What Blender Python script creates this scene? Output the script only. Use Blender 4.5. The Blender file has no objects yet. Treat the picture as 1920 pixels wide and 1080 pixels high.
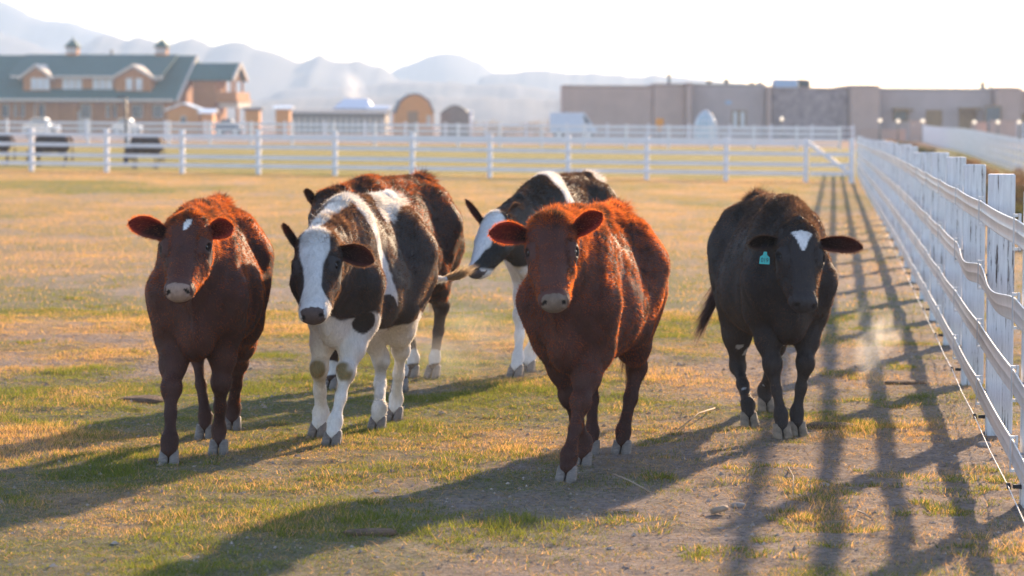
import bpy, math, random
import numpy as np
from mathutils import Matrix, Vector

R = math.radians
rng = np.random.default_rng(7)
random.seed(7)
scene = bpy.context.scene
col = scene.collection

# ------------------------------------------------------------------ camera
FPX = 5333.0            # focal length in pixels of the 1920 px wide frame (100 mm on 36 mm)
CAMH = 1.6
PITCH = math.atan((540 - 230) / FPX)
ROLL = R(0.3)
cam_d = bpy.data.cameras.new('camera')
cam = bpy.data.objects.new('camera', cam_d)
col.objects.link(cam)
CM = Matrix.Rotation(math.pi / 2 - PITCH, 3, 'X') @ Matrix.Rotation(ROLL, 3, 'Z')
cam.matrix_world = Matrix.Translation((0, 0, CAMH)) @ CM.to_4x4()
cam_d.lens = 36 * FPX / 1920
cam_d.sensor_width = 36
cam_d.clip_start = 0.1
cam_d.clip_end = 60000
cam_d.dof.use_dof = True
cam_d.dof.focus_distance = 13.2
cam_d.dof.aperture_fstop = 3.9
cam_d.dof.aperture_blades = 0
scene.camera = cam

# ------------------------------------------------------------------ light
SUN_AZ = R(25.0)        # to the right of the view axis
SUN_EL = R(18.5)
world = bpy.data.worlds.new('World')
scene.world = world
world.use_nodes = True
wn = world.node_tree
sky = wn.nodes.new('ShaderNodeTexSky')
sky.sky_type = 'NISHITA'
sky.sun_disc = False
sky.sun_elevation = SUN_EL
sky.sun_rotation = SUN_AZ
sky.air_density = 1.0
sky.dust_density = 0.6
sky.ozone_density = 1.5
bg = wn.nodes['Background']
bg.inputs['Strength'].default_value = 0.130
tint = wn.nodes.new('ShaderNodeMix'); tint.data_type = 'RGBA'; tint.blend_type = 'MULTIPLY'; tint.inputs['Factor'].default_value = 1
wn.links.new(sky.outputs[0], tint.inputs['A']); tint.inputs['B'].default_value = (1.02, .98, 1.04, 1)
wn.links.new(tint.outputs['Result'], bg.inputs['Color'])
sun_d = bpy.data.lights.new('sun', 'SUN')
sun_d.energy = 5.0
sun_d.angle = R(1.1)
sun_d.color = (1.0, 0.72, 0.45)
sun = bpy.data.objects.new('sun', sun_d)
col.objects.link(sun)
SD = Vector((math.sin(SUN_AZ) * math.cos(SUN_EL), math.cos(SUN_AZ) * math.cos(SUN_EL), math.sin(SUN_EL)))
sun.rotation_euler = SD.to_track_quat('Z', 'Y').to_euler()
scene.view_settings.view_transform = 'Standard'
scene.view_settings.look = 'None'
scene.view_settings.gamma = 1
scene.view_settings.exposure = 1.42
scene.cycles.use_denoising = True
scene.cycles.volume_bounces = 1
scene.cycles.max_bounces = 8
scene.cycles.transparent_max_bounces = 12

# ------------------------------------------------------------------ helpers
def Zg(x, y):
    """height of the ground"""
    x = np.asarray(x, float); y = np.asarray(y, float)
    xc = np.clip(x, -60, 60)
    a = -.1 - .0064 * xc
    b = .2 - .0025 * xc
    def sm(t):
        t = np.clip(t, 0, 1); return t * t * (3 - 2 * t)
    z = a * sm((y - 28) / 59.0)
    z = z + (b - a) * sm((y - 90) / 75.0)
    z = z + (.35 - b) * sm((y - 166) / 90.0)
    return z

def ray(px, py):
    return CM @ Vector(((px - 960) / FPX, -(py - 540) / FPX, -1.0))

def W(px, py, D):
    """world point seen at pixel px,py at world depth y = D"""
    d = ray(px, py)
    return Vector((0, 0, CAMH)) + d * (D / d.y)

def gp(px, py):
    d = ray(px, py)
    z = 0.0
    for _ in range(30):
        t = (z - CAMH) / d.z
        p = Vector((0, 0, CAMH)) + d * t
        z = float(Zg(p.x, p.y))
    return p

def WX(px, D): return W(px, 230, D).x
def WZ(px, py, D): return W(px, py, D).z

def tag(o, label=None, cat=None, group=None, kind=None):
    if label: o['label'] = label
    if cat: o['category'] = cat
    if group: o['group'] = group
    if kind: o['kind'] = kind
    return o

def empty(name, loc=(0, 0, 0), rz=0):
    o = bpy.data.objects.new(name, None)
    o.empty_display_size = .2
    col.objects.link(o)
    o.location = loc; o.rotation_euler = (0, 0, rz)
    return o

def link(o, parent=None):
    col.objects.link(o)
    if parent is not None: o.parent = parent
    return o

def copy_tree(o, parent=None):
    c = o.copy(); col.objects.link(c); c.parent = parent
    for ch in list(o.children): copy_tree(ch, c)
    return c

def hash2(ix, iy, seed):
    n = (ix.astype(np.int64) * 374761393 + iy.astype(np.int64) * 668265263 + seed * 1442695041) & 0x7fffffff
    n = ((n ^ (n >> 13)) * 1274126177) & 0x7fffffff
    n = n ^ (n >> 16)
    return (n & 0xffff) / 65535.0

def vnoise(x, y, seed=0):
    x = np.asarray(x, float); y = np.asarray(y, float)
    ix = np.floor(x); iy = np.floor(y); fx = x - ix; fy = y - iy
    ix = ix.astype(int); iy = iy.astype(int)
    fx = fx * fx * (3 - 2 * fx); fy = fy * fy * (3 - 2 * fy)
    a = hash2(ix, iy, seed); b = hash2(ix + 1, iy, seed); c = hash2(ix, iy + 1, seed); d = hash2(ix + 1, iy + 1, seed)
    return (a * (1 - fx) + b * fx) * (1 - fy) + (c * (1 - fx) + d * fx) * fy

def fbm(x, y, seed=0, o=4):
    s = 0; a = .5; t = 0
    for i in range(o):
        s = s + a * vnoise(x * 2 ** i, y * 2 ** i, seed + i * 17); t += a; a *= .5
    return s / t

def mesh_np(name, V, F, mats, matidx=None, cols=None, smooth=True, parent=None, add=True):
    """V (n,3), F list of arrays (m,k) with k = 3 or 4"""
    me = bpy.data.meshes.new(name)
    V = np.asarray(V, np.float32)
    F = [np.asarray(f, np.int32) for f in (F if isinstance(F, (list, tuple)) else [F]) if len(f)]
    me.vertices.add(len(V)); me.vertices.foreach_set('co', V.ravel())
    loops = np.concatenate([f.ravel() for f in F])
    tot = np.concatenate([np.full(len(f), f.shape[1], np.int32) for f in F])
    st = np.concatenate([[0], np.cumsum(tot)[:-1]]).astype(np.int32)
    me.loops.add(len(loops)); me.loops.foreach_set('vertex_index', loops)
    me.polygons.add(len(tot)); me.polygons.foreach_set('loop_start', st)
    try: me.polygons.foreach_set('loop_total', tot)
    except Exception: pass
    for m in (mats if isinstance(mats, (list, tuple)) else [mats]): me.materials.append(m)
    if matidx is not None: me.polygons.foreach_set('material_index', np.asarray(matidx, np.int32))
    if isinstance(smooth, np.ndarray): me.polygons.foreach_set('use_smooth', smooth)
    else: me.polygons.foreach_set('use_smooth', np.full(len(tot), bool(smooth)))
    if cols is not None:
        for an, c in cols.items():
            c = np.asarray(c, np.float32)
            if c.shape[1] == 3: c = np.concatenate([c, np.ones((len(c), 1), np.float32)], 1)
            at = me.attributes.new(an, 'FLOAT_COLOR', 'POINT')
            at.data.foreach_set('color', c.ravel())
    me.update(calc_edges=True)
    me.validate()
    o = bpy.data.objects.new(name, me)
    if add: link(o, parent)
    return o

class MB:
    """collects simple shapes for ONE mesh"""
    def __init__(s): s.V = []; s.F = []; s.n = 0; s.sm = []
    def raw(s, V, F, smooth=False):
        s.V += [tuple(v) for v in V]
        for f in F: s.F.append([i + s.n for i in f]); s.sm.append(smooth)
        s.n += len(V); return s
    def box(s, c, d, rz=0, rx=0, ry=0, bev=0.0):
        x, y, z = d[0] / 2, d[1] / 2, d[2] / 2
        M = Matrix.Translation(c) @ Matrix.Rotation(rz, 4, 'Z') @ Matrix.Rotation(ry, 4, 'Y') @ Matrix.Rotation(rx, 4, 'X')
        if bev <= 0:
            P = [M @ Vector((a * x, b * y, e * z)) for e in (-1, 1) for a, b in ((-1, -1), (1, -1), (1, 1), (-1, 1))]
            return s.raw(P, [(3, 2, 1, 0), (4, 5, 6, 7), (0, 1, 5, 4), (1, 2, 6, 5), (2, 3, 7, 6), (3, 0, 4, 7)])
        q = bev
        ring = [(-x + q, -y), (x - q, -y), (x, -y + q), (x, y - q), (x - q, y), (-x + q, y), (-x, y - q), (-x, -y + q)]
        ring2 = [(a * (x - q) / x, b * (y - q) / y) for a, b in ring]
        P = []
        for zz, rr in ((-z, ring2), (-z + q, ring), (z - q, ring), (z, ring2)):
            P += [M @ Vector((a, b, zz)) for a, b in rr]
        F = [tuple(range(7, -1, -1)), tuple(range(24, 32))]
        for k in range(3):
            for i in range(8):
                j = (i + 1) % 8
                F.append((k * 8 + i, k * 8 + j, k * 8 + 8 + j, k * 8 + 8 + i))
        return s.raw(P, F)
    def tube(s, pts, rad, n=8, caps=True, smooth=True):
        pts = [Vector(p) for p in pts]
        if not hasattr(rad, '__len__'): rad = [rad] * len(pts)
        P = []; up = Vector((0, 0, 1))
        for i, p in enumerate(pts):
            t = (pts[min(i + 1, len(pts) - 1)] - pts[max(i - 1, 0)]).normalized()
            a = t.cross(up)
            if a.length < 1e-3: a = t.cross(Vector((1, 0, 0)))
            a.normalize(); b = t.cross(a)
            for k in range(n):
                q = 2 * math.pi * k / n
                P.append(p + (a * math.cos(q) + b * math.sin(q)) * rad[i])
        F = []
        for i in range(len(pts) - 1):
            for k in range(n):
                j = (k + 1) % n
                F.append((i * n + k, i * n + j, (i + 1) * n + j, (i + 1) * n + k))
        s.raw(P, F, smooth)
        if caps:
            m = s.n - len(P)
            s.F.append([m + k for k in range(n)][::-1]); s.sm.append(False)
            s.F.append([m + (len(pts) - 1) * n + k for k in range(n)]); s.sm.append(False)
        return s
    def prism(s, poly, axis, a, b):
        """polygon (u,v) extruded along axis 'x','y','z' from a to b"""
        def pt(u, v, w):
            return {'x': (w, u, v), 'y': (u, w, v), 'z': (u, v, w)}[axis]
        n = len(poly)
        P = [pt(u, v, a) for u, v in poly] + [pt(u, v, b) for u, v in poly]
        F = [tuple(range(n))[::-1], tuple(range(n, 2 * n))] + [(i, (i + 1) % n, n + (i + 1) % n, n + i) for i in range(n)]
        return s.raw(P, F)
    def sphere(s, c, r, seg=16, rings=10, sc=(1, 1, 1)):
        P = []
        for i in range(1, rings):
            a = math.pi * i / rings
            for k in range(seg):
                b = 2 * math.pi * k / seg
                P.append((c[0] + r * sc[0] * math.sin(a) * math.cos(b), c[1] + r * sc[1] * math.sin(a) * math.sin(b), c[2] + r * sc[2] * math.cos(a)))
        P += [(c[0], c[1], c[2] + r * sc[2]), (c[0], c[1], c[2] - r * sc[2])]
        F = []
        for i in range(rings - 2):
            for k in range(seg):
                j = (k + 1) % seg
                F.append((i * seg + k, (i + 1) * seg + k, (i + 1) * seg + j, i * seg + j))
        t = len(P) - 2
        for k in range(seg):
            j = (k + 1) % seg
            F.append((t, k, j)); F.append((t + 1, (rings - 2) * seg + j, (rings - 2) * seg + k))
        return s.raw(P, F, True)
    def build(s, name, mat, parent=None, loc=None, rz=None):
        me = bpy.data.meshes.new(name)
        me.from_pydata([tuple(v) for v in s.V], [], s.F)
        me.polygons.foreach_set('use_smooth', s.sm)
        me.materials.append(mat)
        import bmesh
        bm = bmesh.new(); bm.from_mesh(me)
        bmesh.ops.recalc_face_normals(bm, faces=bm.faces)
        bm.to_mesh(me); bm.free()
        o = bpy.data.objects.new(name, me)
        link(o, parent)
        if loc is not None: o.location = loc
        if rz is not None: o.rotation_euler = (0, 0, rz)
        return o

# ------------------------------------------------------------------ materials
def newmat(name):
    m = bpy.data.materials.new(name); m.use_nodes = True
    nt = m.node_tree
    return m, nt, nt.nodes['Principled BSDF'], nt.nodes['Material Output']

def noise_node(nt, scale, detail=4, rough=.6, coord='Object', sc=None):
    tc = nt.nodes.new('ShaderNodeTexCoord')
    n = nt.nodes.new('ShaderNodeTexNoise')
    n.inputs['Scale'].default_value = scale; n.inputs['Detail'].default_value = detail; n.inputs['Roughness'].default_value = rough
    if sc:
        mp = nt.nodes.new('ShaderNodeMapping'); mp.inputs['Scale'].default_value = sc
        nt.links.new(tc.outputs[coord], mp.inputs['Vector']); nt.links.new(mp.outputs[0], n.inputs['Vector'])
    else:
        nt.links.new(tc.outputs[coord], n.inputs['Vector'])
    return n

def ramp(nt, src, stops):
    r = nt.nodes.new('ShaderNodeValToRGB')
    e = r.color_ramp.elements
    while len(e) < len(stops): e.new(0.5)
    for i, (p, c) in enumerate(stops):
        e[i].position = p; e[i].color = (*c, 1) if len(c) == 3 else c
    nt.links.new(src, r.inputs['Fac'])
    return r

def mat_basic(name, c, rough=.7, var=.25, scale=3, bump=0, bscale=40, metal=0, spec=.4, sc=None):
    m, nt, b, out = newmat(name)
    n = noise_node(nt, scale, sc=sc)
    lo = tuple(v * (1 - var) for v in c); hi = tuple(min(1, v * (1 + var)) for v in c)
    r = ramp(nt, n.outputs['Fac'], [(.3, lo), (.7, hi)])
    nt.links.new(r.outputs['Color'], b.inputs['Base Color'])
    b.inputs['Roughness'].default_value = rough; b.inputs['Metallic'].default_value = metal
    b.inputs['Specular IOR Level'].default_value = spec
    if bump:
        n2 = noise_node(nt, bscale)
        bp = nt.nodes.new('ShaderNodeBump'); bp.inputs['Strength'].default_value = bump; bp.inputs['Distance'].default_value = .02
        nt.links.new(n2.outputs['Fac'], bp.inputs['Height']); nt.links.new(bp.outputs[0], b.inputs['Normal'])
    return m

def mat_emit(name, c, s):
    m, nt, b, out = newmat(name)
    b.inputs['Base Color'].default_value = (*c, 1)
    b.inputs['Emission Color'].default_value = (*c, 1); b.inputs['Emission Strength'].default_value = s
    return m

def mat_attr(name, attr, rough=.8, trans=0.0, tint=(1, 1, 1), tpow=1.0, tmul=1.0, spec=.2, bump=0, bscale=200, sheen=0, nscale=None, tattr=None):
    m, nt, b, out = newmat(name)
    at = nt.nodes.new('ShaderNodeAttribute'); at.attribute_name = attr
    nt.links.new(at.outputs['Color'], b.inputs['Base Color'])
    b.inputs['Roughness'].default_value = rough; b.inputs['Specular IOR Level'].default_value = spec
    if sheen:
        b.inputs['Sheen Weight'].default_value = sheen; b.inputs['Sheen Roughness'].default_value = .4
    if bump:
        n2 = noise_node(nt, bscale, detail=3, sc=nscale)
        bp = nt.nodes.new('ShaderNodeBump'); bp.inputs['Strength'].default_value = bump; bp.inputs['Distance'].default_value = .006
        nt.links.new(n2.outputs['Fac'], bp.inputs['Height']); nt.links.new(bp.outputs[0], b.inputs['Normal'])
    if trans:
        g = nt.nodes.new('ShaderNodeGamma'); g.inputs['Gamma'].default_value = tpow
        nt.links.new(at.outputs['Color'], g.inputs['Color'])
        mx = nt.nodes.new('ShaderNodeMix'); mx.data_type = 'RGBA'; mx.blend_type = 'MULTIPLY'; mx.inputs['Factor'].default_value = 1
        nt.links.new(g.outputs[0], mx.inputs['A']); mx.inputs['B'].default_value = (*[t * tmul for t in tint], 1)
        tr = nt.nodes.new('ShaderNodeBsdfTranslucent')
        if tattr:
            at2 = nt.nodes.new('ShaderNodeAttribute'); at2.attribute_name = tattr; nt.links.new(at2.outputs['Color'], mx.inputs['A'])
        nt.links.new(mx.outputs['Result'], tr.inputs['Color'])
        ms = nt.nodes.new('ShaderNodeMixShader'); ms.inputs[0].default_value = trans
        nt.links.new(b.outputs[0], ms.inputs[1]); nt.links.new(tr.outputs[0], ms.inputs[2])
        nt.links.new(ms.outputs[0], out.inputs['Surface'])
    return m

# ------------------------------------------------------------------ ground
FP0 = gp(1872, 812)                      # foot of the nearest fully seen post of the right fence
FDIR = Vector((math.sin(R(6.44)), math.cos(R(6.44)), 0))
FLEFT = Vector((-FDIR.y, FDIR.x, 0))

def fence_dist(x, y):
    """distance to the left of the right-hand fence line"""
    return (x - FP0.x) * FLEFT.x + (y - FP0.y) * FLEFT.y

def covers(x, y):
    """(grass cover 0..1, greenness 0..1)"""
    n1 = fbm(x * .55 + 3, y * .38, 3, 4)
    n2 = fbm(x * 2.3, y * 1.6, 9, 4)
    n3 = fbm(x * .12, y * .07, 21, 3)
    fd = fence_dist(x, y)
    track = np.clip((fd - 1.15) / 1.5, 0, 1)
    track = np.where(fd < -.4, .15, track)
    cov = np.clip((.55 * n1 + .45 * n2 - .325) * 4.6, 0, 1)
    cov = cov * (.22 + .78 * track) + .6 * np.clip((n2 - .60) * 9, 0, 1) * (1 - track)
    near = np.clip((15.5 - y) / 4.0, 0, 1)
    # worn bare dirt in the lower middle of the field
    bare = np.exp(-(((x - .35) / 1.0) ** 2 + ((y - 10.6) / .95) ** 2))
    cov = cov * (1 - .35 * bare)
    gr = np.clip((fbm(x * .8 + 40, y * .5 + 9, 5, 4) - .30) * 4.0, 0, 1)
    far = np.clip((y - 19) / 14, 0, 1)
    gr = gr * (1 - .62 * far) + far * .55 * np.clip((n3 - .5) * 5 + (fbm(x * .35, y * .12, 61, 3) - .5) * 4, 0, 1)
    cov = np.clip(cov + .35 * far, 0, 1)
    return cov, gr

def ground_bumps(x, y):
    a = np.clip((60 - y) / 30, 0, 1)
    return a * (.035 * (fbm(x * 1.3, y * 1.3, 31, 3) - .5) + .026 * (fbm(x * 6, y * 6, 33, 3) - .5) + .016 * (fbm(x * 13, y * 13, 35, 2) - .5))

def build_ground():
    def lines(lo, fine0, fine1, hi, step, g):
        a = list(np.arange(fine0, fine1, step))
        s = step; v = fine1
        while v < hi: a.append(v); s *= g; v += s
        a.append(hi)
        s = step; v = fine0 - step
        while v > lo: a.insert(0, v); s *= g; v -= s
        a.insert(0, lo)
        return np.array(a)
    xs = lines(-1700, -4.6, 5.2, 1700, .04, 1.06)
    ys = lines(-55, 9.5, 22, 2700, .045, 1.035)
    X, Y = np.meshgrid(xs, ys)
    Z = Zg(X, Y) + ground_bumps(X, Y)
    cov, gr = covers(X, Y)
    dirt = np.array([.355, .285, .245]); straw = np.array([.47, .305, .175]); green = np.array([.15, .17, .06])
    n = fbm(X * 9, Y * 9, 77, 3)[..., None]
    C = dirt * (.75 + .5 * n)
    vegc = straw * (1 - gr[..., None]) + green * gr[..., None]
    k = (cov * (.62 + .3 * np.clip((Y - 14) / 18, 0, 1)))[..., None]
    C = C * (1 - k) + vegc * k
    # yellow green strips of the second paddock, pale bare plain far out
    f2 = np.clip((Y - 90) / 3, 0, 1) * np.clip((172 - Y) / 4, 0, 1)
    st = fbm(X * .03, Y * .16, 81, 3)
    padd = np.array([.42, .29, .075]) * (1 - st[..., None]) + np.array([.20, .21, .05]) * st[..., None]
    C = C * (1 - f2[..., None]) + padd * f2[..., None]
    f3 = np.clip((Y - 172) / 6, 0, 1)
    pl = np.array([.32, .20, .14]) * (.8 + .4 * fbm(X * .01, Y * .02, 91, 3)[..., None])
    C = C * (1 - f3[..., None]) + pl * f3[..., None]
    C = C * (1 + (.12 * (fbm(X * 25, Y * 25, 5, 2) - .5))[..., None])
    ny, nx = X.shape
    I = np.arange(nx * ny).reshape(ny, nx)
    F = np.stack([I[:-1, :-1], I[:-1, 1:], I[1:, 1:], I[1:, :-1]], -1).reshape(-1, 4)
    m, nt, b, out = newmat('soil_and_turf')
    at = nt.nodes.new('ShaderNodeAttribute'); at.attribute_name = 'soil'
    n1 = noise_node(nt, 30, 6, .7)
    r = ramp(nt, n1.outputs['Fac'], [(.32, (.48, .46, .45)), (.50, (1, 1, 1)), (.70, (1.35, 1.30, 1.25))])
    mx = nt.nodes.new('ShaderNodeMix'); mx.data_type = 'RGBA'; mx.blend_type = 'MULTIPLY'; mx.inputs['Factor'].default_value = 1
    nt.links.new(at.outputs['Color'], mx.inputs['A']); nt.links.new(r.outputs['Color'], mx.inputs['B'])
    nt.links.new(mx.outputs['Result'], b.inputs['Base Color'])
    b.inputs['Roughness'].default_value = .95; b.inputs['Specular IOR Level'].default_value = .1
    n2 = noise_node(nt, 22, 8, .72)
    bp = nt.nodes.new('ShaderNodeBump'); bp.inputs['Strength'].default_value = .9; bp.inputs['Distance'].default_value = .09
    nt.links.new(n2.outputs['Fac'], bp.inputs['Height']); nt.links.new(bp.outputs[0], b.inputs['Normal'])
    o = mesh_np('ground', np.stack([X, Y, Z], -1).reshape(-1, 3), F, m, cols={'soil': C.reshape(-1, 3)})
    tag(o, 'pasture of dry straw coloured turf with green patches and bare dirt', 'ground', kind='structure')
build_ground()

M_BLADE = mat_attr('grass_blade', 'tone', rough=.7, trans=.5, tint=(1.20, 1.04, .60), tmul=1.4, tpow=.92, spec=.15)

def blades(name, x, y, h, w, az, lean, colr, label, two=True, flat=None):
    """grass blades as one mesh"""
    n = len(x)
    z = Zg(x, y) + ground_bumps(x, y) - .003
    dx = np.cos(az); dy = np.sin(az)
    # width direction
    wa = rng.uniform(0, np.pi, n); wx = np.cos(wa) * w / 2; wy = np.sin(wa) * w / 2
    lx = dx * h * lean; ly = dy * h * lean; hz = h * np.sqrt(np.clip(1 - lean ** 2, .02, 1))
    if two:
        P = np.empty((n, 5, 3))
        P[:, 0] = np.stack([x - wx, y - wy, z], -1); P[:, 1] = np.stack([x + wx, y + wy, z], -1)
        mx_, my_, mz = x + lx * .35, y + ly * .35, z + hz * .6
        P[:, 2] = np.stack([mx_ + wx * .8, my_ + wy * .8, mz], -1); P[:, 3] = np.stack([mx_ - wx * .8, my_ - wy * .8, mz], -1)
        P[:, 4] = np.stack([x + lx, y + ly, z + hz], -1)
        b = np.arange(n)[:, None] * 5
        F = [b + np.array([0, 1, 2, 3]), b + np.array([3, 2, 4])]
        k = 5
    else:
        P = np.empty((n, 3, 3))
        P[:, 0] = np.stack([x - wx, y - wy, z], -1); P[:, 1] = np.stack([x + wx, y + wy, z], -1)
        P[:, 2] = np.stack([x + lx, y + ly, z + hz], -1)
        F = [np.arange(n)[:, None] * 3 + np.array([0, 1, 2])]
        k = 3
    C = np.repeat(colr, k, axis=0)
    o = mesh_np(name, P.reshape(-1, 3), F, M_BLADE, cols={'tone': C}, smooth=False)
    tag(o, label, 'grass', kind='stuff')
    return o

def grass_colour(g, n):
    g = g[:, None]
    pick = (rng.random((n, 1)) < (.24 + .74 * g)).astype(float)
    green = np.array([.085, .125, .022]) * (1 - .5 * rng.random((n, 1))) + np.array([.10, .10, .02]) * rng.random((n, 1))
    straw = np.array([.52, .32, .17]) * (.6 + .6 * rng.random((n, 1)))
    return green * pick + straw * (1 - pick)

def field(y0, y1, dens, slope=.19, marg=.8, clump=0, crad=.03):
    area = slope * (y1 ** 2 - y0 ** 2) + 2 * marg * (y1 - y0)
    n = int(area * dens)
    y = np.sqrt(rng.uniform(y0 ** 2, y1 ** 2, n))
    x = rng.uniform(-1, 1, n) * (slope * y + marg)
    if clump:
        k = max(1, n // clump)
        ci = rng.integers(0, k, n)
        x = x[ci] + rng.normal(0, crad, n); y = y[ci] + rng.normal(0, crad, n)
    return x, y

def build_grass():
    # short clumped turf near
    x, y = field(9.0, 24, 11000, clump=34, crad=.04)
    cov, g = covers(x, y)
    keep = rng.random(len(x)) < cov * np.clip(1.15 - (y - 9) / 40, .4, 1)
    x, y, g = x[keep], y[keep], g[keep]; n = len(x)
    hn = fbm(x * 1.7 + 8, y * 1.7, 51, 3)
    h = (.006 + .040 * np.clip(hn - .36, 0, 1) * 1.6) * rng.uniform(.5, 1.6, n) + .006
    blades('grass', x, y, h, rng.uniform(.0022, .0042, n), rng.uniform(0, 2 * np.pi, n), rng.uniform(.35, .96, n), grass_colour(g, n),
           'short clumped green and straw grass in the foreground', two=False)
    # taller tufts
    k = 420
    cx, cy = field(9.2, 34, 1.0); cov, g = covers(cx, cy)
    ok = (cov > .25) & (g > .25); cx, cy = cx[ok][:k], cy[ok][:k]
    per = 60
    spots = [(1530, 930), (1505, 965), (1560, 700), (1610, 800), (1250, 905), (520, 975), (560, 990), (250, 662), (150, 560), (200, 575), (1850, 925), (1800, 950), (1870, 890), (1760, 960), (1830, 900),
             (1375, 360), (900, 860), (640, 900), (980, 780), (1560, 990), (1320, 1040), (1200, 985), (1470, 1030), (1880, 1040), (1650, 760), (1690, 690), (1640, 900), (1210, 820), (700, 955), (860, 900), (40, 640), (1420, 880)]
    ex = []
    for sx, sy in spots:
        g_ = gp(sx, sy)
        for _ in range(9): ex.append((g_.x + rng.normal(0, .10), g_.y + rng.normal(0, .16)))
    ex = np.array(ex); cx = np.concatenate([cx, ex[:, 0]]); cy = np.concatenate([cy, ex[:, 1]])
    ci = np.repeat(np.arange(len(cx)), per); n = len(ci)
    rad = np.repeat(rng.uniform(.03, .11, len(cx)), per)
    hh = np.repeat(rng.uniform(.018, .042, len(cx)), per)
    a = rng.uniform(0, 2 * np.pi, n); rr = rad * np.sqrt(rng.random(n))
    x = cx[ci] + rr * np.cos(a); y = cy[ci] + rr * np.sin(a) * .8
    gg = np.repeat(rng.uniform(.5, 1.0, len(cx)), per)
    blades('grass_tufts', x, y, hh * rng.uniform(.5, 1.2, n), rng.uniform(.0022, .0038, n), a + rng.normal(0, .5, n), rng.uniform(.35, .95, n), grass_colour(gg, n),
           'taller green grass tufts scattered over the pasture')
    # dry litter lying on the ground
    x, y = field(9.0, 22, 1500)
    n = len(x)
    c = np.array([.40, .27, .15]) * rng.uniform(.45, 1.25, (n, 1))
    blades('straw_litter', x, y, rng.uniform(.02, .09, n), rng.uniform(.0015, .0035, n), rng.uniform(0, 2 * np.pi, n), rng.uniform(.93, .998, n), c,
           'dry straw bits lying on the bare dirt')
    # crumbs of soil
    x, y = field(9.0, 20, 260); n = len(x); z = Zg(x, y) + ground_bumps(x, y)
    rr = rng.gamma(2.0, .0018, n) + .001
    oc = np.array([[1, 0, 0], [-1, 0, 0], [0, 1, 0], [0, -1, 0], [0, 0, .8], [0, 0, -.5]], float)
    V = np.stack([x, y, z], -1)[:, None, :] + oc[None] * rr[:, None, None] * rng.uniform(.6, 1.4, (n, 6, 1))
    tf = np.array([[0, 2, 4], [2, 1, 4], [1, 3, 4], [3, 0, 4], [2, 0, 5], [1, 2, 5], [3, 1, 5], [0, 3, 5]])
    F = (np.arange(n)[:, None, None] * 6 + tf[None]).reshape(-1, 3)
    cc = np.repeat(np.array([.36, .29, .245]) * rng.uniform(.55, 1.35, (n, 1)), 6, axis=0)
    o = mesh_np('soil_crumbs', V.reshape(-1, 3), [F], mat_attr('soil_crumb', 'tone', rough=.95, spec=.1), cols={'tone': cc}, smooth=False)
    tag(o, 'small crumbs of dry soil strewn over the bare patches', 'soil', kind='stuff')
    # middle and far field
    x, y = field(21, 92, 430, marg=1.5, clump=8, crad=.08)
    cov, g = covers(x, y)
    keep = (rng.random(len(x)) < cov * .9)
    x, y, g = x[keep], y[keep], g[keep]; n = len(x)
    blades('meadow_grass', x, y, rng.uniform(.015, .045, n), rng.uniform(.004, .010, n), rng.uniform(0, 2 * np.pi, n), rng.uniform(.2, .9, n), grass_colour(g * .8, n),
           'thin golden grass over the far half of the pasture', two=False)
build_grass()

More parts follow.
